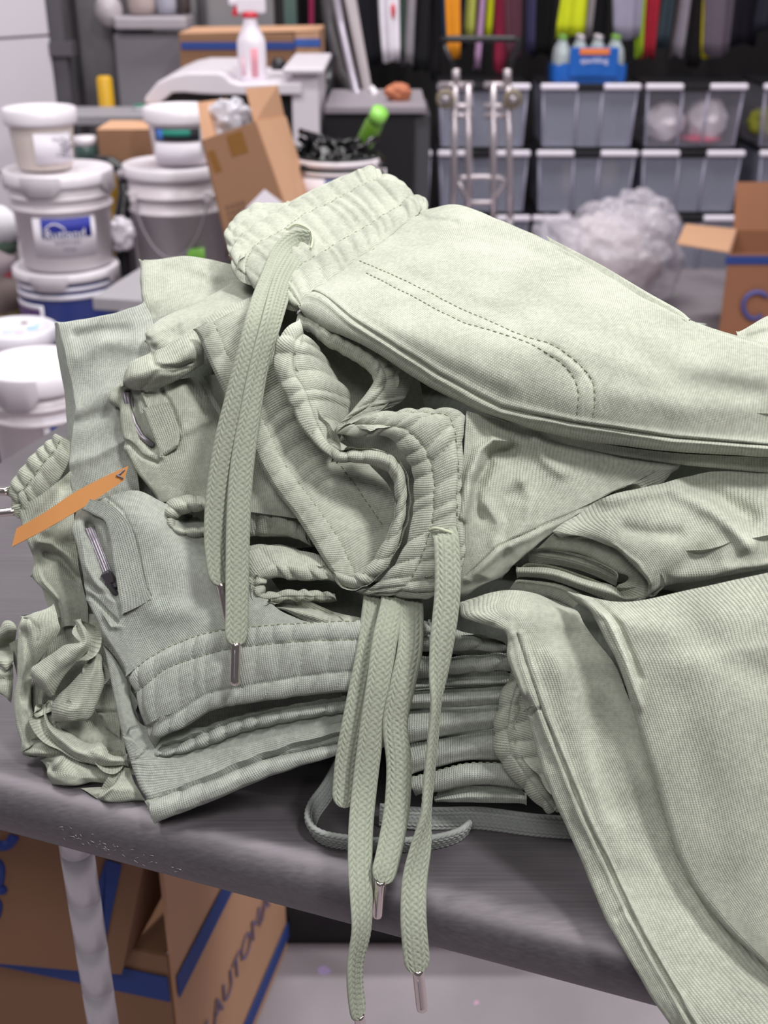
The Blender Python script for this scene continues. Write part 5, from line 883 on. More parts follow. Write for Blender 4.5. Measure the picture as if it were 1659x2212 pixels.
decal('shipping_label', [(.28, .66), (.78, .52), (1.0, .68), (.42, .9)], LBL)
for i in range(9): decal('barcode_bar', [(.5 + i * .04, .7 - i * .012), (.515 + i * .04, .695 - i * .012), (.55 + i * .04, .76 - i * .012), (.535 + i * .04, .765 - i * .012)], INK)
for i in range(5):
    for j in range(4): decal('printed_mark', [(.1 + .085 * j, .56 + .05 * i), (.16 + .085 * j, .555 + .05 * i), (.16 + .085 * j, .585 + .05 * i), (.1 + .085 * j, .59 + .05 * i)], plain('brown_print', (112, 84, 66), .8))
PB = plain('clear_plastic_film', (206, 204, 216), .12, vary=.05, spec=.8, alpha=.75)
def blob(c, r, k, amp=.35, fr=2.2, n=28):
    Q = []
    for b_ in np.linspace(.01, np.pi - .01, n):
        row = []
        for a_ in np.linspace(0, 2 * np.pi, int(n * 1.6), endpoint=False):
            d = np.array([math.cos(a_) * math.sin(b_), math.sin(a_) * math.sin(b_), math.cos(b_)])
            s_ = 1 + amp * (mnoise.fractal(Vector(d * fr) + Vector((k * 7.3, 0, 0)), .8, 2.1, 4) + .25 * abs(mnoise.noise(Vector(d * fr * 3) + Vector((k, 9, 0)))))
            row.append(np.array(c) + d * np.array(r) * s_)
        Q.append(row)
    return np.array(Q)
mb = MB(); mb.grid(blob(spot(500, 268, 2.98), (.062, .05, .06), 2), closed_v=True); tag(mb.build('plastic_bag', PB), 'crinkled clear plastic bag inside the tilted carton', 'bag')
stand('black crate under the tilted open carton', spot(575, 560, 3.12)[0], spot(575, 560, 3.12)[1], .2, .612)
# plain brown box and small jars behind the pails
t = thing('cardboard_box', 'plain brown box between the cream pail and the teal-labelled pail', 'box', (colx(270, 340, 3.9), 3.9, 0))
cb, (xa, xb, zb, zt) = cbox('x', None, None, 213, 336, 282, 366, 3.64, .2, None); cb.build('box_body', KRB, t, .004)
mb = MB(); mb.slab([(xa, 3.64, zt + .001), (xb, 3.64, zt + .001), (xb, 3.84, zt + .001), (xa, 3.84, zt + .001)], .003); mb.build('box_top', KRL, t)
ztr = zat(186, 356, 3.6); tt = thing('shelf_trolley', 'dark shelf trolley carrying the plain brown box and small jars at left', 'trolley', (colx(215, 400, 3.6), 3.6, 0))
mb = MB(); mb.box((colx(240, 400, 3.6), 3.74, ztr - .012), (.19, .24, .02)); mb.build('trolley_shelf', BLACKP, tt)
for dx, dy in ((-.085, -.11), (.085, -.11), (-.085, .11), (.085, .11)): mb = MB(); mb.tube([(colx(240, 400, 3.6) + dx, 3.74 + dy, 0), (colx(240, 400, 3.6) + dx, 3.74 + dy, ztr - .022)], .01); mb.build('trolley_post', BLACKP, tt)
def jar(px, y0, y1, r, label, c, capc, Y=3.66):
    x = colx(px, (y0 + y1) / 2, Y); z0, z1 = zat(px, y1, Y), zat(px, y0, Y); z0 = ztr if y1 > 300 else zz_ + .018; t = thing('jar', label, 'jar', (x, Y, z0)); h = z1 - z0
    mb = MB(); mb.lathe([(0, z0), (r, z0), (r, z0 + h * .6), (r * .8, z0 + h * .68)], (x, Y, 0), 24); mb.build('jar_body', plain('jar_%d' % px, c, .3), t)
    mb = MB(); mb.lathe([(r * .8, z0 + h * .64), (r * .98, z0 + h * .66), (r * .98, z1), (0, z1)], (x, Y, 0), 24); mb.build('jar_lid', capc, t); return t
jar(186, 294, 356, .034, 'small jar with a white lid behind the cream pail', (70, 92, 88), LID)
jar(190, 340, 362, .012, 'tiny yellow-capped vial beside the white-lidded jar', (60, 60, 40), plain('yellow_plastic', (214, 186, 40), .4), 3.64)
JAR3 = (302, 226, 262, .024, 'small bottle with a green cap left of the teal-labelled pail', (200, 196, 204), plain('green_cap', (52, 132, 104), .4), 4.42)
dk = thing('hand_tool', 'black hand tool with a silver hub hanging between the two bucket stacks', 'tool', spot(262, 390, 3.55))
mb = MB(); mb.tube(np.array([spot(205, 352, 3.42), spot(240, 354, 3.42), spot(268, 368, 3.42), spot(272, 420, 3.42), spot(262, 470, 3.42), spot(268, 600, 3.42)]), .022, 12); mb.build('tool_body', BLACKP, dk)
mb = MB(); mb.lathe([(0, 0), (.014, 0), (.014, .012), (0, .014)], tuple(spot(262, 376, 3.39)), 16, M=Matrix.Rotation(math.pi / 2, 3, 'X')); mb.build('tool_hub', WIRE, dk)
mb = MB(); mb.grid(blob(spot(262, 505, 3.32), (.033, .035, .045), 4, .3), closed_v=True); tag(mb.build('crumpled_wrapper', LBL), 'crumpled white wrapper in the gap between the bucket stacks', 'wrapper')
curved('green_sticker', cxb, YB, Rb * .97 + .003, .28, .66, zat(436, 600, YB - Rb), zat(436, 540, YB - Rb), GRL, b3)
sidep = onz(270., 655., .62); t = thing('side_table', 'low grey steel side table beyond the left end of the work table', 'table', (sidep[0], sidep[1], 0))
mb = MB(); mb.box((sidep[0] + .22, sidep[1] + .02, .64), (.5, .3, .03), math.radians(-12)); mb.build('table_top', LGREY, t, .004)
for dx, dy in ((.02, -.1), (.42, -.16), (.04, .12), (.44, .1)): mb = MB(); mb.tube([(sidep[0] + dx, sidep[1] + dy, 0), (sidep[0] + dx, sidep[1] + dy, .63)], .012); mb.build('table_leg', LGREY, t)

# ------------------------------------------------------------------ printer with spray bottle, boxes behind
WP = plain('printer_casing', (214, 206, 214), .35, vary=.02)
t = thing('garment_printer', 'pale grey garment printer with a curved hood behind the tilted carton', 'printer', (colx(500, 300, 3.95), 3.95, 0))
Y0 = 3.8; Y1 = 4.35
prof = [(312, 212), (340, 178), (372, 164), (405, 157), (470, 157), (484, 162), (498, 176), (515, 182), (640, 178), (652, 180), (652, 205), (560, 205), (470, 205), (430, 203), (396, 200), (372, 201), (358, 213), (346, 222), (325, 226), (312, 222)]
V = [(ony(float(x), float(y), Y0)) for x, y in prof]; n = len(V)
mb = MB(); mb.add([tuple(p) for p in V] + [(p[0], Y1, p[2]) for p in V], [tuple(reversed(range(n)))] + [tuple(range(n, 2 * n))] + [(i, (i + 1) % n, n + (i + 1) % n, n + i) for i in range(n)], smooth=False); mb.build('printer_hood', WP, t, .006)
cb, (xa, xb, zb, zt) = cbox('x', None, None, 345, 652, 203, 330, Y0 + .06, Y1 - Y0 - .1, None); cb.build('printer_bay', BLACKP, t)
cb, q = cbox('x', None, None, 632, 690, 152, 420, Y0 + .02, .5, None); cb.build('side_column', WP, t, .008)
cb, q = cbox('x', None, None, 610, 700, 147, 160, Y0 - .02, .56, None); cb.build('top_plate', WP, t, .006)
z_ = zat(500, 330, Y0); mb = MB(); mb.box((colx(500, 330, Y0), (Y0 + Y1) / 2 + .02, (z_ + .0) / 2), (.46, .4, z_)); mb.build('printer_stand', BLACKP, t)
YS = 3.92; zt_ = zat(544, 178, YS - .04); xs = colx(544, 120, YS)
t = thing('spray_bottle', 'white spray bottle with a red trigger and red print standing on the garment printer', 'bottle', (xs, YS, zt_))
hh = zat(544, 28, YS) - zt_
WB = plain('bottle_plastic', (232, 224, 234), .3, vary=.01); REDP = plain('red_plastic', (206, 46, 66), .35)
mb = MB(); mb.lathe([(0, zt_), (.043, zt_), (.045, zt_ + .01), (.045, zt_ + hh * .56), (.042, zt_ + hh * .64), (.028, zt_ + hh * .78), (.021, zt_ + hh * .88), (.021, zt_ + hh * .95)], (xs, YS, 0), 32); mb.build('bottle_body', WB, t)
mb = MB(); mb.lathe([(.022, zt_ + hh * .93), (.026, zt_ + hh * .94), (.026, zt_ + hh * 1.0), (.018, zt_ + hh * 1.02)], (xs, YS, 0), 24); mb.build('bottle_collar', REDP, t)
mb = MB(); mb.box((xs + .005, YS, zt_ + hh * 1.12), (.09, .03, .05)); mb.box((xs - .045, YS, zt_ + hh * 1.17), (.04, .022, .025)); mb.build('spray_head', WB, t, .008)
mb = MB(); mb.tube([(xs - .02, YS, zt_ + hh * 1.13), (xs - .034, YS, zt_ + hh * 1.06), (xs - .046, YS, zt_ + hh * 1.0), (xs - .05, YS, zt_ + hh * .96)], [.014, .014, .011, .008], 10); mb.build('trigger', REDP, t)
for k in range(3): curved('red_print', xs, YS, .0465, .05 + k * .17, .16 + k * .17, zt_ + .015, zt_ + hh * .5, plain('red_print_ink', (214, 110, 130), .6), t)
curved('grey_print', xs, YS, .0465, -.75, -.35, zt_ + .02, zt_ + hh * .38, plain('faint_pink_print', (226, 190, 202), .6), t)
mb = MB(); mb.lathe([(0, 0), (.024, 0), (.026, .02), (.014, .034), (0, .035)], tuple(ony(602., 150., 4.0)), 20); tag(mb.build('printer_knob', BLACKP), 'small black glossy cap lying on the printer beside the spray bottle', 'cap')
t = thing('cardboard_box', 'long brown box with a blue stripe behind the spray bottle', 'box', (colx(540, 110, 4.7), 4.8, 0))
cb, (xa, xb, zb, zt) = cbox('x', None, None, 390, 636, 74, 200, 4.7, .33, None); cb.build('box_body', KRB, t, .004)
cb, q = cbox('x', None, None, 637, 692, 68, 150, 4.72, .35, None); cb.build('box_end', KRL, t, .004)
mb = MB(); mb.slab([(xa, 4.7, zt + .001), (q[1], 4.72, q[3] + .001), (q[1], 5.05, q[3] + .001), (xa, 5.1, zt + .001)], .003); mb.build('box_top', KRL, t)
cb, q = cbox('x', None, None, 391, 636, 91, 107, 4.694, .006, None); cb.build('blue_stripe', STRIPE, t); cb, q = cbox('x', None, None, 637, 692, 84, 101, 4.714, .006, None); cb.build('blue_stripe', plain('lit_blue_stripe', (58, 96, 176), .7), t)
mb = MB(); mb.box((colx(540, 200, 4.7), 4.9, zb / 2), (.6, .36, zb)); mb.build('box_stand', DGREY, t)

# electrical panel, conduit, yellow bollard on the left
PAN = plain('grey_panel_enamel', (134, 130, 138), .45, vary=.03)
t = thing('electrical_cabinet', 'tall grey electrical cabinet left of the striped box', 'cabinet', (colx(330, 150, 5.2), 5.2, 0))
YP = 5.1; z1_ = zat(330, 72, YP); xa, xb = colx(252, 150, YP), colx(432, 150, YP)
mb = MB(); mb.box(((xa + xb) / 2, YP + .12, z1_ / 2), (xb - xa, .24, z1_)); mb.build('cabinet_body', PAN, t, .006)
mb = MB(); mb.box(((xa + xb) / 2 - .01, YP + .05, z1_ + .04), ((xb - xa) * .85, .2, .05)); mb.build('cabinet_ledge', plain('pale_panel_enamel', (168, 160, 168), .45), t, .01)
for px, r, c in ((302, .06, (176, 160, 158)), (356, .045, (160, 160, 176)), (392, .03, (60, 52, 54))):
    x = colx(px, 15, YP); mb = MB(); mb.lathe([(0, z1_ + .07), (r * .9, z1_ + .07), (r, z1_ + .1), (r, z1_ + .22), (0, z1_ + .24)], (x, YP + .05, 0), 24); mb.build('meter', plain('meter_%d' % px, c, .4), t)
x = colx(234, 20, YP); t = thing('disconnect_switch', 'round grey switch box with conduit running down beside the electrical cabinet', 'switch', (x, YP, 0))
mb = MB(); mb.grid(blob((x, YP, zat(240, 24, YP)), (.055, .05, .065), 8, .05), closed_v=True); mb.build('switch_body', plain('switch_grey', (178, 170, 176), .4), t)
mb = MB(); mb.tube([(x + .01, YP + .04, zat(240, 40, YP)), (x + .01, YP + .04, 0)], .014); mb.build('conduit', plain('dark_conduit', (92, 88, 94), .4, .3), t)
x = colx(228, 200, 4.75); mb = MB(); zt2 = zat(228, 164, 4.75); mb.lathe([(0, 0), (.03, 0), (.03, zt2 - .01), (.022, zt2), (0, zt2)], (x, 4.75, 0), 24)
tag(mb.build('bollard', plain('safety_yellow', (206, 158, 20), .45)), 'yellow bollard standing left of the electrical cabinet', 'bollard')
t = thing('shelf', 'grey metal shelf across the left background under the yellow bollard', 'shelf', (colx(240, 262, 4.4), 4.4, 0))
zz_ = zat(240, 258, 4.3); mb = MB(); mb.box((colx(245, 258, 4.3), 4.4, zz_), (.42, .25, .035)); mb.build('shelf_board', LGREY, t, .005)
jar(*JAR3)
for dx in (-.18, .18): mb = MB(); mb.tube([(colx(245, 258, 4.3) + dx, 4.4, 0), (colx(245, 258, 4.3) + dx, 4.4, zz_)], .015); mb.build('shelf_post', DGREY, t)
mb = MB(); x = colx(432, 20, 5.3); mb.tube([(x, 5.35, 0), (x, 5.35, 2.4)], .018); struct(mb.build('trim_3', DGREY))
mb = MB(); x = colx(626, 30, 5.2); mb.box((x, 5.25, 1.2), (.05, .06, 2.4)); tag(mb.build('rack_upright', plain('green_rack_paint', (70, 92, 88), .5)), 'dark green rack upright rising behind the striped box', 'rack')

# ------------------------------------------------------------------ black cabinet, slanted chair frame
t = thing('equipment_cabinet', 'low black equipment cabinet with a grey top behind the black ink bucket', 'cabinet', (colx(790, 280, 3.95), 4.1, 0))
YD = 3.9; zt = zat(790, 236, YD); xa, xb = colx(700, 280, YD), colx(896, 280, YD); GT = plain('grey_laminate', (142, 134, 142), .4)
mb = MB(); mb.box(((xa + xb) / 2, YD + .22, (zt - .012) / 2), (xb - xa, .44, zt - .012)); mb.build('cabinet_body', BLACKP, t, .004)
mb = MB(); mb.box(((xa + xb) / 2 + .02, YD + .23, zt), (xb - xa + .03, .5, .022)); mb.build('cabinet_top', GT, t, .003)
mb = MB(); mb.box((xb + .025, YD + .24, zt / 2 - .01), (.05, .44, zt - .02)); mb.build('side_panel', plain('dark_slate_panel', (70, 68, 74), .5), t)
p = ony(860., 213., 4.05); mb = MB(); mb.grid(blob((p[0], p[1], zt + .034), (.042, .035, .03), 11, .25), closed_v=True); tag(mb.build('clay_lump', plain('rust_brown_clay', (176, 104, 74), .7)), 'rust brown lump on the grey cabinet top', 'lump')
t = thing('heat_press_arm', 'slanted grey padded arm rising above the black cabinet', 'press arm', spot(790, 220, 4.05)); GF = plain('grey_press_pad', (138, 128, 132), .6); SIL = plain('brushed_silver', (176, 168, 182), .3, .5)
q = px4((738, -30, 4.3), (765, -30, 4.3), (806, 205, 4.1), (790, 222, 4.1)); mb = MB(); mb.slab(q, .03); mb.build('arm_pad', GF, t, .006)
mb = MB(); mb.tube(np.array([spot(722, -30, 4.28), spot(738, 60, 4.22), spot(758, 150, 4.12), spot(770, 200, 4.06), spot(785, 222, 4.04), spot(800, 226, 4.03)]), .014, 12); mb.build('arm_rail', SIL, t)
mb = MB(); mb.tube(np.array([spot(704, -30, 4.4), spot(716, 70, 4.35), spot(740, 160, 4.28), spot(770, 216, 4.2)]), .024, 12); mb.build('arm_brace', plain('charcoal_frame', (56, 52, 56), .5), t)
mb = MB(); mb.tube(np.array([spot(785, 225, 4.02), spot(803, 214, 4.02), spot(810, 200, 4.02), spot(800, 190, 4.02)]), .013, 10); mb.build('arm_latch', LID, t)
mb = MB(); mb.tube(np.array([spot(718, 125, 4.15), spot(708, 180, 4.1), spot(696, 222, 4.1)]), .02, 10); mb.build('arm_prop', BLACKP, t)

# ------------------------------------------------------------------ storage bins against the black wall
BINM, nt, b = mk('smoky_clear_bin_plastic'); b.inputs['Base Color'].default_value = (*lin((176, 178, 198)), 1); b.inputs['Roughness'].default_value = .35; b.inputs['Alpha'].default_value = .36
BINE, nt, b = mk('thick_bin_edge'); b.inputs['Base Color'].default_value = (*lin((184, 180, 202)), 1); b.inputs['Roughness'].default_value = .3; b.inputs['Alpha'].default_value = .7
HND = plain('white_bin_handle', (240, 232, 246), .3, vary=.01); YBIN = 5.35; ROWS = [(182, 318), (326, 458), (466, 594)]; COLS = [(880, 930), (944, 1142), (1164, 1378), (1388, 1606), (1640, 1850)]
def make_bin(label, x0, x1, y0, y1, slant=0, green=False):
    zb, zt = zat(1300, y1, YBIN), zat(1300, y0, YBIN); xa, xb = colx(x0, (y0 + y1) / 2, YBIN), colx(x1, (y0 + y1) / 2, YBIN); w_ = xb - xa; xm = (xa + xb) / 2; zb = max(zb, .002)
    t = thing('storage_bin', label, 'storage bin', (xm, YBIN + .18, zb), 'clear storage bins stacked against the black wall')
    h = zt - zb; D = .36; tp = .9; V = []
    for f, z in ((tp, zb), (1, zt - .012)):
        for sx, sy in ((-1, 0), (1, 0), (1, 1), (-1, 1)): V.append((xm + sx * w_ / 2 * f * .96, YBIN + (0 if sy == 0 else D) + (.012 * (1 - f) * 10 if sy == 0 else 0), z))
    mb = MB(); mb.add(V, [(0, 1, 5, 4), (1, 2, 6, 5), (2, 3, 7, 6), (3, 0, 4, 7), (3, 2, 1, 0)], smooth=False); o = mb.build('bin_body', BINM, t)
    s_ = o.modifiers.new('wall', 'SOLIDIFY'); s_.thickness = .003
    for fx in (-.48, -.13, .13, .48): mb = MB(); mb.tube([(xm + fx * w_ * .92, YBIN + .008, zb + .004), (xm + fx * w_ * .98, YBIN - .002, zt - .014)], .006, 6); mb.build('bin_rib', BINE, t)
    mb = MB(); mb.box((xm, YBIN + D / 2, zt - .006), (w_ * .97, D, .014)); mb.box((xm, YBIN - .004, zt - .012), (w_ * .26, .02, .03)); mb.build('bin_lid', BLACKP, t, .004)
    for sx in (-1, 1): mb = MB(); mb.box((xm + sx * w_ * .315, YBIN - .01, zt - .009), (w_ * .37, .03, .026)); mb.build('bin_latch', HND, t, .008)
    return t, (xm, w_, zb, h)
wh = ['top', 'middle', 'bottom']; info = {}
for c, (x0, x1) in enumerate(COLS):
    for r, (y0, y1) in enumerate(ROWS):
        if c == 0 and r == 0: continue
        where = ['leftmost column beside the black cabinet', 'column behind the hand truck', 'column under the blue bottle pack', 'column right of the blue bottle pack', 'column at the right edge of the photo'][c]
        x0_, x1_ = (800, 932) if c == 0 else (x0, x1)
        info[c, r] = make_bin('%s bin of the %s' % (wh[r], where), x0_ + (-9 * r if c > 1 else 0), x1_ - (6 * r if c > 1 else 0), y0, y1)
BINC, nt, b = mk('clear_bin_plastic'); b.inputs['Base Color'].default_value = (*lin((190, 186, 204)), 1); b.inputs['Roughness'].default_value = .3; b.inputs['Alpha'].default_value = .13
for key in ((3, 0), (4, 0)):
    for ch in info[key][0].children:
        if ch.name.startswith('bin_body'): ch.data.materials[0] = BINC
def content(key, label, cat, name, parts):
    xm, w_, zb, h = info[key][1]
    mb = MB()
    for i, (fx, fz, rx, rz_) in enumerate(parts): mb.grid(blob((xm + fx * w_, YBIN + .115, zb + fz * h), (rx * w_, .1, rz_ * h), i + len(name), .16, 1.6, 20), closed_v=True)
    return mb
SOFT = plain('white_cotton', (240, 228, 236), .9)
for i, pr in enumerate(([(-.22, .36, .19, .32)], [(.2, .4, .19, .38)])): m_ = content((3, 0), '', '', 'c%d' % i, pr); tag(m_.build('cloth_bundle', SOFT), ['left', 'right'][i] + ' white cloth bundle inside the top bin right of the blue bottle pack', 'bundle')
m_ = content((3, 0), '', '', 'p', [(.15, .1, .2, .07)]); tag(m_.build('cloth_bundle', plain('raspberry_cloth', (196, 60, 96), .9)), 'raspberry pink cloth at the bottom of the bin holding white bundles', 'bundle')
m_ = content((4, 0), '', '', 'g', [(-.1, .35, .4, .34)]); tag(m_.build('cloth_bundle', plain('olive_green_cloth', (128, 128, 34), .9)), 'olive green cloth inside the top bin at the right edge', 'bundle')
m_ = content((2, 1), '', '', 'k', [(-.16, .5, .08, .3), (.25, .6, .12, .28)]); tag(m_.build('cloth_bundle', plain('beige_cloth', (176, 160, 146), .9)), 'beige cloth inside the middle bin under the blue bottle pack', 'bundle')

# blue bottle pack on the bins
zt = info[2, 0][1][2] + info[2, 0][1][3] + .003; YK = YBIN + .12; xk = colx(1270, 130, YK); PBLUE = plain('blue_shrink_wrap', (36, 96, 182), .25, vary=.15, scale=30)
t = thing('bottle_pack', 'shrink-wrapped pack of bottles with a blue and orange label on the bins', 'bottle pack', (xk, YK, zt))
for i in range(4):
    for j in range(2):
        x = xk + (i - 1.5) * .078; y = YK + (j - .5) * .08; mb = MB(); mb.lathe([(0, zt), (.034, zt), (.036, zt + .02), (.036, zt + .1), (.03, zt + .135), (.013, zt + .165), (.013, zt + .185), (0, zt + .187)], (x, y, 0), 20); mb.build('bottle', plain('clear_bottle', (190, 200, 204), .1, alpha=.7, vary=.02), t)
        mb = MB(); mb.lathe([(.015, zt + .172), (.015, zt + .19), (0, zt + .191)], (x, y, 0), 16); mb.build('bottle_cap', GRN if i % 3 == 0 else WIRE, t)
mb = MB(); Q = np.array([[(xk + .166 * math.copysign(abs(math.cos(a_)) ** .35, math.cos(a_)) * s_, YK + .09 * math.copysign(abs(math.sin(a_)) ** .35, math.sin(a_)) * s_, zt + z_ + .006 * math.sin(a_ * 9)) for a_ in np.linspace(0, 2 * np.pi, 60, endpoint=False)] for z_, s_ in ((.0, 1), (.03, 1.01), (.06, 1), (.075, .99))]); mb.grid(Q, closed_v=True); mb.build('blue_wrap', PBLUE, t)
mb = MB(); mb.box((xk + .01, YK - .096, zt + .085), (.21, .012, .12)); mb.build('pack_label', PBLUE, t, .004); mb = MB(); mb.box((xk + .01, YK - .104, zt + .128), (.13, .006, .026)); mb.build('label_banner', plain('orange_print', (232, 128, 60), .5), t, .003)
text('sparkling', .034, WHITEINK, t, M=Matrix.Translation((xk + .01, YK - .105, zt + .092)) @ Matrix.Rotation(math.pi / 2, 4, 'X'))

# hand truck
YH = 4.75; t = thing('hand_truck', 'tall silver hand truck with a black handle in front of the storage bins', 'hand truck', (colx(1040, 300, YH), YH, 0)); ALU = plain('aluminium_tube', (182, 172, 178), .28, .5)
def hp(x, y, dy=0): return ony(float(x), float(y), YH + dy)
mb = MB()
for xs_ in ((984, 978, 176, 470), (1012, 1012, 182, 470), (1066, 1066, 182, 470), (1098, 1102, 176, 470)): mb.tube([hp(xs_[0], xs_[2]), hp(xs_[1], xs_[3])], .0135, 12)
for y, x0, x1 in ((184, 948, 1022), (184, 1046, 1105), (230, 975, 1022), (230, 1046, 1100), (250, 972, 1022), (250, 1046, 1100)): mb.tube([hp(x0, y), hp(x1, y)], .013, 12)
mb.build('truck_frame', ALU, t)
for x in (985, 1096): mb = MB(); mb.tube(np.array([hp(x, 180), hp(x, 149)]), .016, 12); mb.build('frame_sleeve', ALU, t)
mb = MB(); mb.tube(np.array([hp(990, 388), hp(1000, 384), hp(1040, 382), hp(1078, 384), hp(1090, 390), hp(1086, 402), hp(1068, 428), hp(1058, 438), hp(1020, 438), hp(1010, 432), hp(998, 408), hp(990, 392)]), .011, 10); mb.build('toe_bracket', ALU, t)
mb = MB(); mb.tube(np.array([hp(958, 96), hp(955, 85), hp(975, 84), hp(1040, 84), hp(1105, 84), hp(1122, 86), hp(1120, 98), hp(1106, 130), hp(1098, 148)]), .013, 10); mb.tube(np.array([hp(958, 96), hp(972, 130), hp(984, 150)]), .012, 10); mb.build('truck_handle', BLACKP, t)
for x in (962, 1108):
    mb = MB(); mb.lathe([(.024, -.014), (.034, -.014), (.037, 0), (.034, .014), (.024, .014)], tuple(hp(x, 214, -.02)), 28, M=Matrix.Rotation(math.pi / 2, 3, 'X')); w_ = mb.build('wheel', plain('tan_rubber', (132, 118, 100), .6), t)
    mb = MB(); mb.lathe([(0, -.012), (.02, -.012), (.02, .012), (0, .012)], tuple(hp(x, 214, -.02)), 24, M=Matrix.Rotation(math.pi / 2, 3, 'X')); mb.build('wheel_hub', ALU, w_)
mb = MB(); c = hp(1040, 478); zc_ = .0; mb.box((c[0], YH - .06, .012), (.3, .2, .018)); mb.tube([hp(980, 468), (hp(980, 468)[0], YH, .02)], .0135); mb.tube([hp(1102, 468), (hp(1102, 468)[0], YH, .02)], .0135); mb.build('toe_plate', ALU, t)

# plastic sack on the floor and the open carton at right
FILM, nt, b = mk('crinkled_clear_film'); b.inputs['Base Color'].default_value = (*lin((226, 220, 232)), 1); b.inputs['Roughness'].default_value = .08; b.inputs['Specular IOR Level'].default_value = 1.0; b.inputs['Alpha'].default_value = .38
nz = N(nt, 'ShaderNodeTexNoise'); nz.inputs['Scale'].default_value = 22; nz.inputs['Detail'].default_value = 3; bp = N(nt, 'ShaderNodeBump'); bp.inputs['Strength'].default_value = 1; bp.inputs['Distance'].default_value = .03; tcx = N(nt, 'ShaderNodeTexCoord'); nt.links.new(tcx.outputs['Object'], nz.inputs['Vector']); nt.links.new(nz.outputs['Fac'], bp.inputs['Height']); nt.links.new(bp.outputs['Normal'], b.inputs['Normal'])
pf = onz(1340., 612., 0.); Yb = 4.75; xb_ = colx(1330, 540, Yb); zt = zat(1330, 405, Yb)
t = thing('plastic_sack', 'large crinkled clear plastic sack of clothes on the floor before the bins', 'sack', (xb_, Yb, 0))
Q = blob((xb_ + .0, Yb, zt * .40), (.27, .19, .23), 21, .22, 1.5, 44); Q[..., 2] = np.maximum(Q[..., 2], .004)
Q2 = blob((xb_ + .10, Yb + .02, zt * .64), (.16, .13, .15), 25, .28, 1.7, 40)
Q3 = blob((colx(1215, 480, Yb), Yb, zt * .42), (.13, .12, .16), 33, .25, 1.7, 32)
mb = MB(); mb.grid(Q, closed_v=True); mb.grid(Q2, closed_v=True); mb.grid(Q3, closed_v=True); mb.build('sack_film', FILM, t)
mb = MB(); Qi = blob((xb_ - .02, Yb + .01, zt * .40), (.22, .15, .19), 22, .2, 1.8, 30); Qi[..., 2] = np.maximum(Qi[..., 2], .01); mb.grid(Qi, closed_v=True); mb.grid(blob((xb_ + .09, Yb + .03, zt * .6), (.12, .1, .12), 27, .2, 1.8, 24), closed_v=True); mb.build('sack_contents', plain('mixed_pale_cloth', (196, 182, 184), .9, vary=.5, scale=9), t)
mb = MB(); mb.grid(blob((xb_ + .02, Yb - .1, zt * .55), (.05, .04, .04), 29, .2), closed_v=True); mb.build('peach_cloth', plain('peach_cloth', (206, 160, 136), .9), t)
YX = 4.2; t = thing('cardboard_box', 'open cardboard box with raised flaps and a blue stripe at the right edge', 'box', (colx(1650, 600, YX), YX, 0))
xa = colx(1566, 620, YX); xb = xa + .5; zt = zat(1580, 548, YX); D = .4; KB2 = plain('warm_cardboard', (154, 104, 76), .8, vary=.04)
mb = MB(); mb.slab([(xa, YX, 0), (xb, YX, 0), (xb, YX, zt), (xa, YX, zt)], -.005); mb.build('front_panel', KB2, t)
SK = .135; xc, xd = xa + SK, xb + SK
mb = MB(); mb.slab([(xc, YX + D, 0), (xa, YX, 0), (xa, YX, zt), (xc, YX + D, zt)], -.005); mb.slab([(xb, YX, 0), (xd, YX + D, 0), (xd, YX + D, zt), (xb, YX, zt)], -.005); mb.slab([(xd, YX + D, 0), (xc, YX + D, 0), (xc, YX + D, zt), (xd, YX + D, zt)], -.005); mb.slab([(xa, YX, .004), (xb, YX, .004), (xd, YX + D, .004), (xc, YX + D, .004)], .004); mb.build('rear_panels', KB2, t)
zt2 = zat(1620, 398, YX + D); mb = MB(); mb.slab([(xc - .01, YX + D, zt), (xd, YX + D, zt), (xd, YX + D + .05, zt2), (xc - .01, YX + D + .05, zt2)], -.005); mb.build('flap', KB2, t)
mb = MB(); mb.slab([(xa, YX + .01, zt), (xc - .004, YX + D - .01, zt), tuple(ony(1480., 486., YX + D - .02)), tuple(ony(1462., 528., YX + .03))], .005); mb.build('flap', KRL, t)
cb, q = cbox('x', None, None, 1568, 1862, 554, 571, YX - .007, .006, None); cb.build('blue_stripe', STRIPE, t)
c = np.array(ony(1632., 660., YX - .008)); pts = np.array([c + np.array([.045 * math.cos(a_) * (1 + .15 * math.sin(a_)), 0, .05 * math.sin(a_)]) for a_ in np.linspace(.7, 5.5, 24)]); mb = MB(); mb.tube(pts, .009, 8); mb.build('printed_emblem', plain('faded_blue_ink', (84, 84, 144), .7), t)

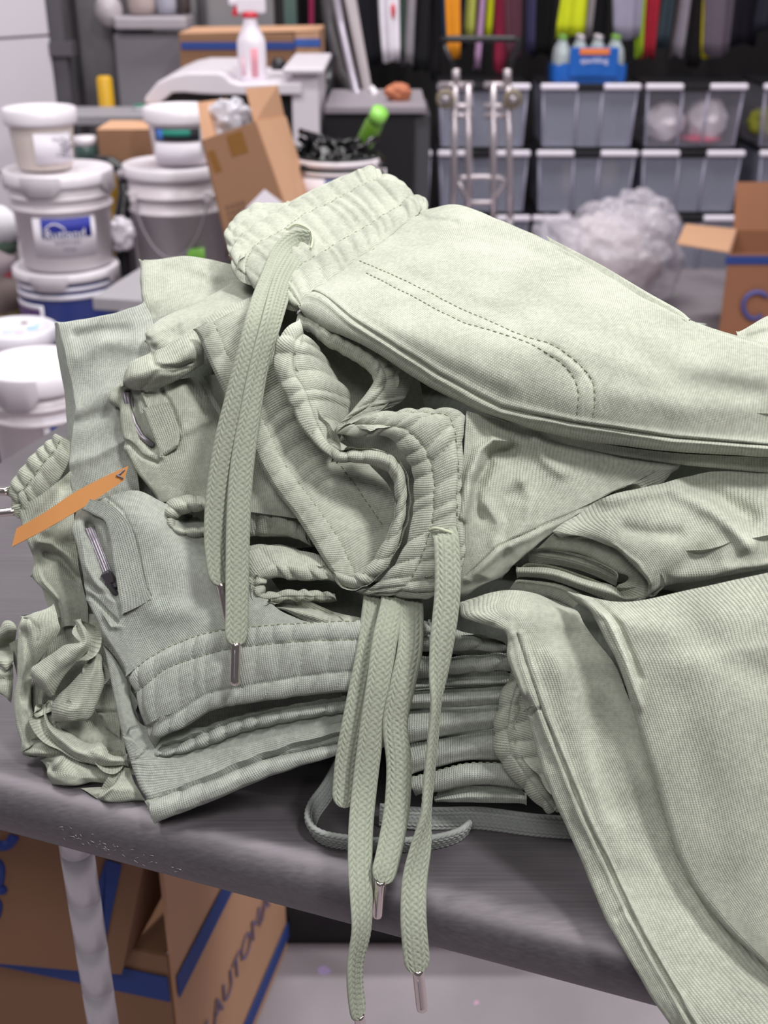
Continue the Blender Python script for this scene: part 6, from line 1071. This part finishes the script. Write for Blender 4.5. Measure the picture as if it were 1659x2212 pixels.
# ------------------------------------------------------------------ clothes hanging along the black wall
rail = MB(); rail.tube([(-.55, 5.75, 1.95), (4.2, 5.75, 1.95)], .016, 12); ro = thing('clothes_rail', 'long black clothes rail fixed to the black wall above the photo', 'rail', (1.5, 5.75, 1.95)); rail.build('rail_bar', BLACKP, ro)
for x in (-.4, 1.4, 3.2, 4.1): mb = MB(); mb.box((x, 6.1, 1.95), (.03, .74, .03)); mb.build('rail_bracket', BLACKP, ro)
G = [(668, 12, 150, (168, 44, 92), 'slim raspberry garment at the left end of the clothes rail'), (700, 40, 60, (30, 27, 32), 'black garment behind the slanted grey arm'), (790, 60, 140, (26, 24, 36), 'dark navy garment between the grey arm and the white sleeve'),
 (845, 38, 130, (236, 228, 240), 'white sleeve with a red mark hanging left of the grey one'), (872, 14, 124, (52, 78, 70), 'thin dark green garment beside the white sleeve'), (886, 24, 138, (158, 152, 160), 'grey sleeve right of the white one'), (912, 34, 150, (24, 22, 28), 'black garment right of the grey sleeve'),
 (938, 22, 170, (30, 26, 34), 'dark plum garment left of the blue sliver'), (956, 12, 92, (26, 66, 104), 'narrow blue garment left of the orange one'), (980, 28, 123, (236, 150, 30), 'orange garment on the clothes rail'), (1000, 20, 100, (36, 30, 66), 'indigo garment right of the orange one'),
 (1020, 20, 82, (196, 200, 100), 'pale lime garment left of the lilac one'), (1036, 13, 146, (186, 150, 188), 'narrow lilac garment hanging above the hand truck'), (1052, 18, 80, (204, 208, 30), 'yellow-green garment right of the lilac one'), (1076, 30, 152, (176, 48, 84), 'crimson garment above the hand truck handle'),
 (1108, 34, 126, (84, 42, 58), 'dark maroon garment right of the crimson one'), (1150, 18, 112, (58, 54, 92), 'slate violet garment right of the maroon one'), (1176, 40, 120, (24, 22, 26), 'black garment left of the bright lime one'), (1237, 56, 78, (200, 210, 20), 'broad bright lime garment above the blue bottle pack'),
 (1268, 20, 78, (160, 150, 156), 'grey strip beside the bright lime garment'), (1290, 30, 100, (32, 30, 36), 'black garment left of the pale grey jacket'), (1350, 62, 80, (150, 144, 166), 'pale grey jacket left of the chartreuse strip'), (1384, 18, 120, (176, 214, 50), 'chartreuse strip beside the red garment'),
 (1408, 30, 124, (206, 44, 68), 'bright red garment right of the chartreuse strip'), (1440, 26, 100, (40, 52, 62), 'dark teal garment right of the red one'), (1468, 30, 120, (140, 132, 146), 'mid grey sleeve right of the dark teal garment'), (1502, 34, 140, (44, 40, 44), 'charcoal garment left of the plum grey one'),
 (1546, 60, 118, (92, 80, 94), 'plum grey garment above the yellow scrap'), (1532, 28, 121, (216, 196, 20), 'yellow garment hem under the plum grey one'), (1612, 56, 96, (26, 22, 38), 'dark navy garment near the right edge'), (1660, 50, 70, (30, 30, 46), 'black-blue garment at the right edge'), (1722, 60, 90, (60, 58, 70), 'grey garment just beyond the right edge')]
for k, (px, wpx, yb, c, lab) in enumerate(G):
    Yg = 5.58 + .075 * (k % 3) + (.2 if sum(c) < 150 else 0); x = colx(px, 60, Yg); wd = wpx / ppm(5.2) * 1.06; z0 = zat(px, yb, Yg); z1 = 1.9; rg_ = random.Random(k)
    t = tag(bpy.data.objects.new('hanging_garment', None), lab, 'clothes', 'clothes hanging on the rail along the black wall'); COL.objects.link(t); t.location = (x, Yg, z0)
    m = 28; P = []
    for i, z in enumerate(np.linspace(z0, z1, 18)):
        f = (z - z0) / (z1 - z0); row = []
        for a_ in np.linspace(0, 2 * np.pi, m, endpoint=False):
            rx = wd / 2 * (1 - .12 * math.sin(f * 6 + k)) * (1 if i else .97); ry = .028
            row.append((x + rx * math.cos(a_) + .012 * math.sin(f * 5 + k), Yg + ry * math.sin(a_) * (1 + .35 * math.sin(a_ * 5 + k)), z + (.012 * math.sin(a_ * 2 + k) if i == 0 else 0)))
        P.append(row)
    mb = MB(); mb.grid(np.array(P), closed_v=True); mb.f += [tuple(range(m))]; mb.mi.append(0); mb.sm.append(False); mb.uv.append([(0, 0)] * m)
    mb.build('garment_body', plain('garment_cloth_%d' % k, c, .85, vary=.12, scale=20), t)
    mb = MB(); mb.tube([(x, Yg, z1 - .01), (x, Yg + .02, 1.94), (x, 5.75 - .02, 1.975), (x, 5.77, 1.965)], .004, 6); mb.build('hanger_hook', SIL, t)
    if k == 3:
        mb = MB(); mb.grid(blob((x + .005, Yg - .03, zat(px, 24, Yg)), (.012, .006, .03), 3, .3, n=14), closed_v=True); mb.build('red_mark', REDP, t)

# ------------------------------------------------------------------ under the table
F1, F2 = onz(614., 2044., 0.), onz(544., 2212., 0.); dr = (F2 - F1) / np.linalg.norm(F2 - F1); nr = np.array([dr[1], -dr[0], 0]); nr = nr if nr[0] < 0 else -nr
c0 = F1 + dr * .3616; hb_ = .36; wb_ = .5
t = thing('cardboard_box', 'large open cardboard box with blue stripes and lettering on the floor under the table', 'box', tuple(F1 + nr * .2))
def up(p, z): return (p[0], p[1], z)
R0, R1 = F1, c0; Lf, Lb = c0 + nr * wb_, F1 + nr * wb_
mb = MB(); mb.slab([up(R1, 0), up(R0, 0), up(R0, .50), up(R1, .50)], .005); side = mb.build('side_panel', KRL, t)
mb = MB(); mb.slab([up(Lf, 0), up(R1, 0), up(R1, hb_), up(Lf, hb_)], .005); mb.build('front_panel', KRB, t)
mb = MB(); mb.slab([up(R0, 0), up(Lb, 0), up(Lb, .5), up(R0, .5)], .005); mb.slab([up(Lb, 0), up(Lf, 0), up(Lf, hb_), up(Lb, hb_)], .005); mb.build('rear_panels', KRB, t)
def stripe(z0, z1, front):
    o = -nr * .007
    mb = MB()
    if front: fo = dr * .007; mb.slab([up(Lf + fo, z0), up(R1 + fo, z0), up(R1 + fo, z1), up(Lf + fo, z1)], .0016)
    else: mb.slab([up(R1 + o, z0), up(R0 + o, z0), up(R0 + o, z1), up(R1 + o, z1)], .0016)
    mb.build('blue_stripe', STRIPE, t)
stripe(.295, .332, True); stripe(.295, .325, False); stripe(.022, .05, False)
xa_ = Vector(-dr); za_ = Vector((0, 0, 1)); na_ = Vector(-nr)
Mt = Matrix(((xa_[0], za_[0], na_[0], 0), (xa_[1], za_[1], na_[1], 0), (xa_[2], za_[2], na_[2], 0), (0, 0, 0, 1))); mid = Vector(up((R0 + R1) / 2 - dr * .035 - nr * .0075, .165)); Mt.translation = mid
text('ST AUTOMATION', .05, plain('faded_violet_ink', (120, 104, 132), .8), t, M=Mt)
mb = MB(); mb.slab([up(R1 + nr * .004 - dr * .002, hb_), up(R1 + nr * .16 - dr * .002, hb_), up(R1 + nr * .10 - dr * .22, .30), up(R1 + nr * .03 - dr * .22, .30)], .004); mb.build('flap', KRB, t)
# upper carton leaning on its rim, blue letters
t = thing('cardboard_box', 'brown carton with blue letters stacked at the left behind the table leg', 'box', spot(100, 1950, 1.2))
q = [spot(-160, 1740, 1.12), spot(322, 1800, 1.20), spot(262, 2100, 1.245), spot(-160, 2062, 1.17)]; bk = np.array([.05, .22, .0])
mb = MB(); mb.slab(q, -.004); mb.build('front_panel', KRB, t)
mb = MB(); mb.slab([q[1], np.array(q[1]) + bk, np.array(q[2]) + bk, q[2]], .004); mb.slab([np.array(k_) + bk for k_ in q], -.004); mb.build('rear_panels', KRB, t)
nn_ = np.cross(np.array(q[1]) - np.array(q[0]), np.array(q[3]) - np.array(q[0])); nn_ /= np.linalg.norm(nn_); nn_ = nn_ if nn_[1] < 0 else -nn_
mb = MB(); off_ = nn_ * .0055
def onU(x, y):
    p0 = np.array(q[0]); n_ = nn_; r_ = ray(float(x), float(y)); d_ = ((p0 - np.array([0, 0, CAMH])) @ n_) / (r_ @ n_); return np.array([0, 0, CAMH]) + d_ * r_
mb.slab([onU(228, 1850) + off_, onU(262, 1860) + off_, onU(222, 2050) + off_, onU(212, 2040) + off_], -.001); mb.slab([onU(228, 1850) + off_, onU(222, 2050) + off_, onU(206, 1930) + off_, onU(212, 1900) + off_], -.001); mb.build('blue_stripe', STRIPE, t)
for pts in ([(-20, 1818), (6, 1822), (22, 1816), (32, 1800)], [(-20, 1850), (-4, 1862), (0, 1880), (-4, 1905)], [(-20, 1912), (2, 1915), (4, 1922)], [(-16, 1935), (-6, 1950), (-10, 1975)]):
    mb = MB(); mb.tube(cr(np.array([onU(x, y) + off_ * .6 for x, y in pts]), 16), .0055, 8); mb.build('blue_letter', BLUE, t)
# black crate behind
p = onz(640., 2040., 0.); mb = MB(); mb.box((p[0] + .1, p[1] + .1, .045), (.52, .2, .09)); tag(mb.build('black_crate', BLACKP, None, .006), 'black crate on the floor behind the big box under the table', 'crate')
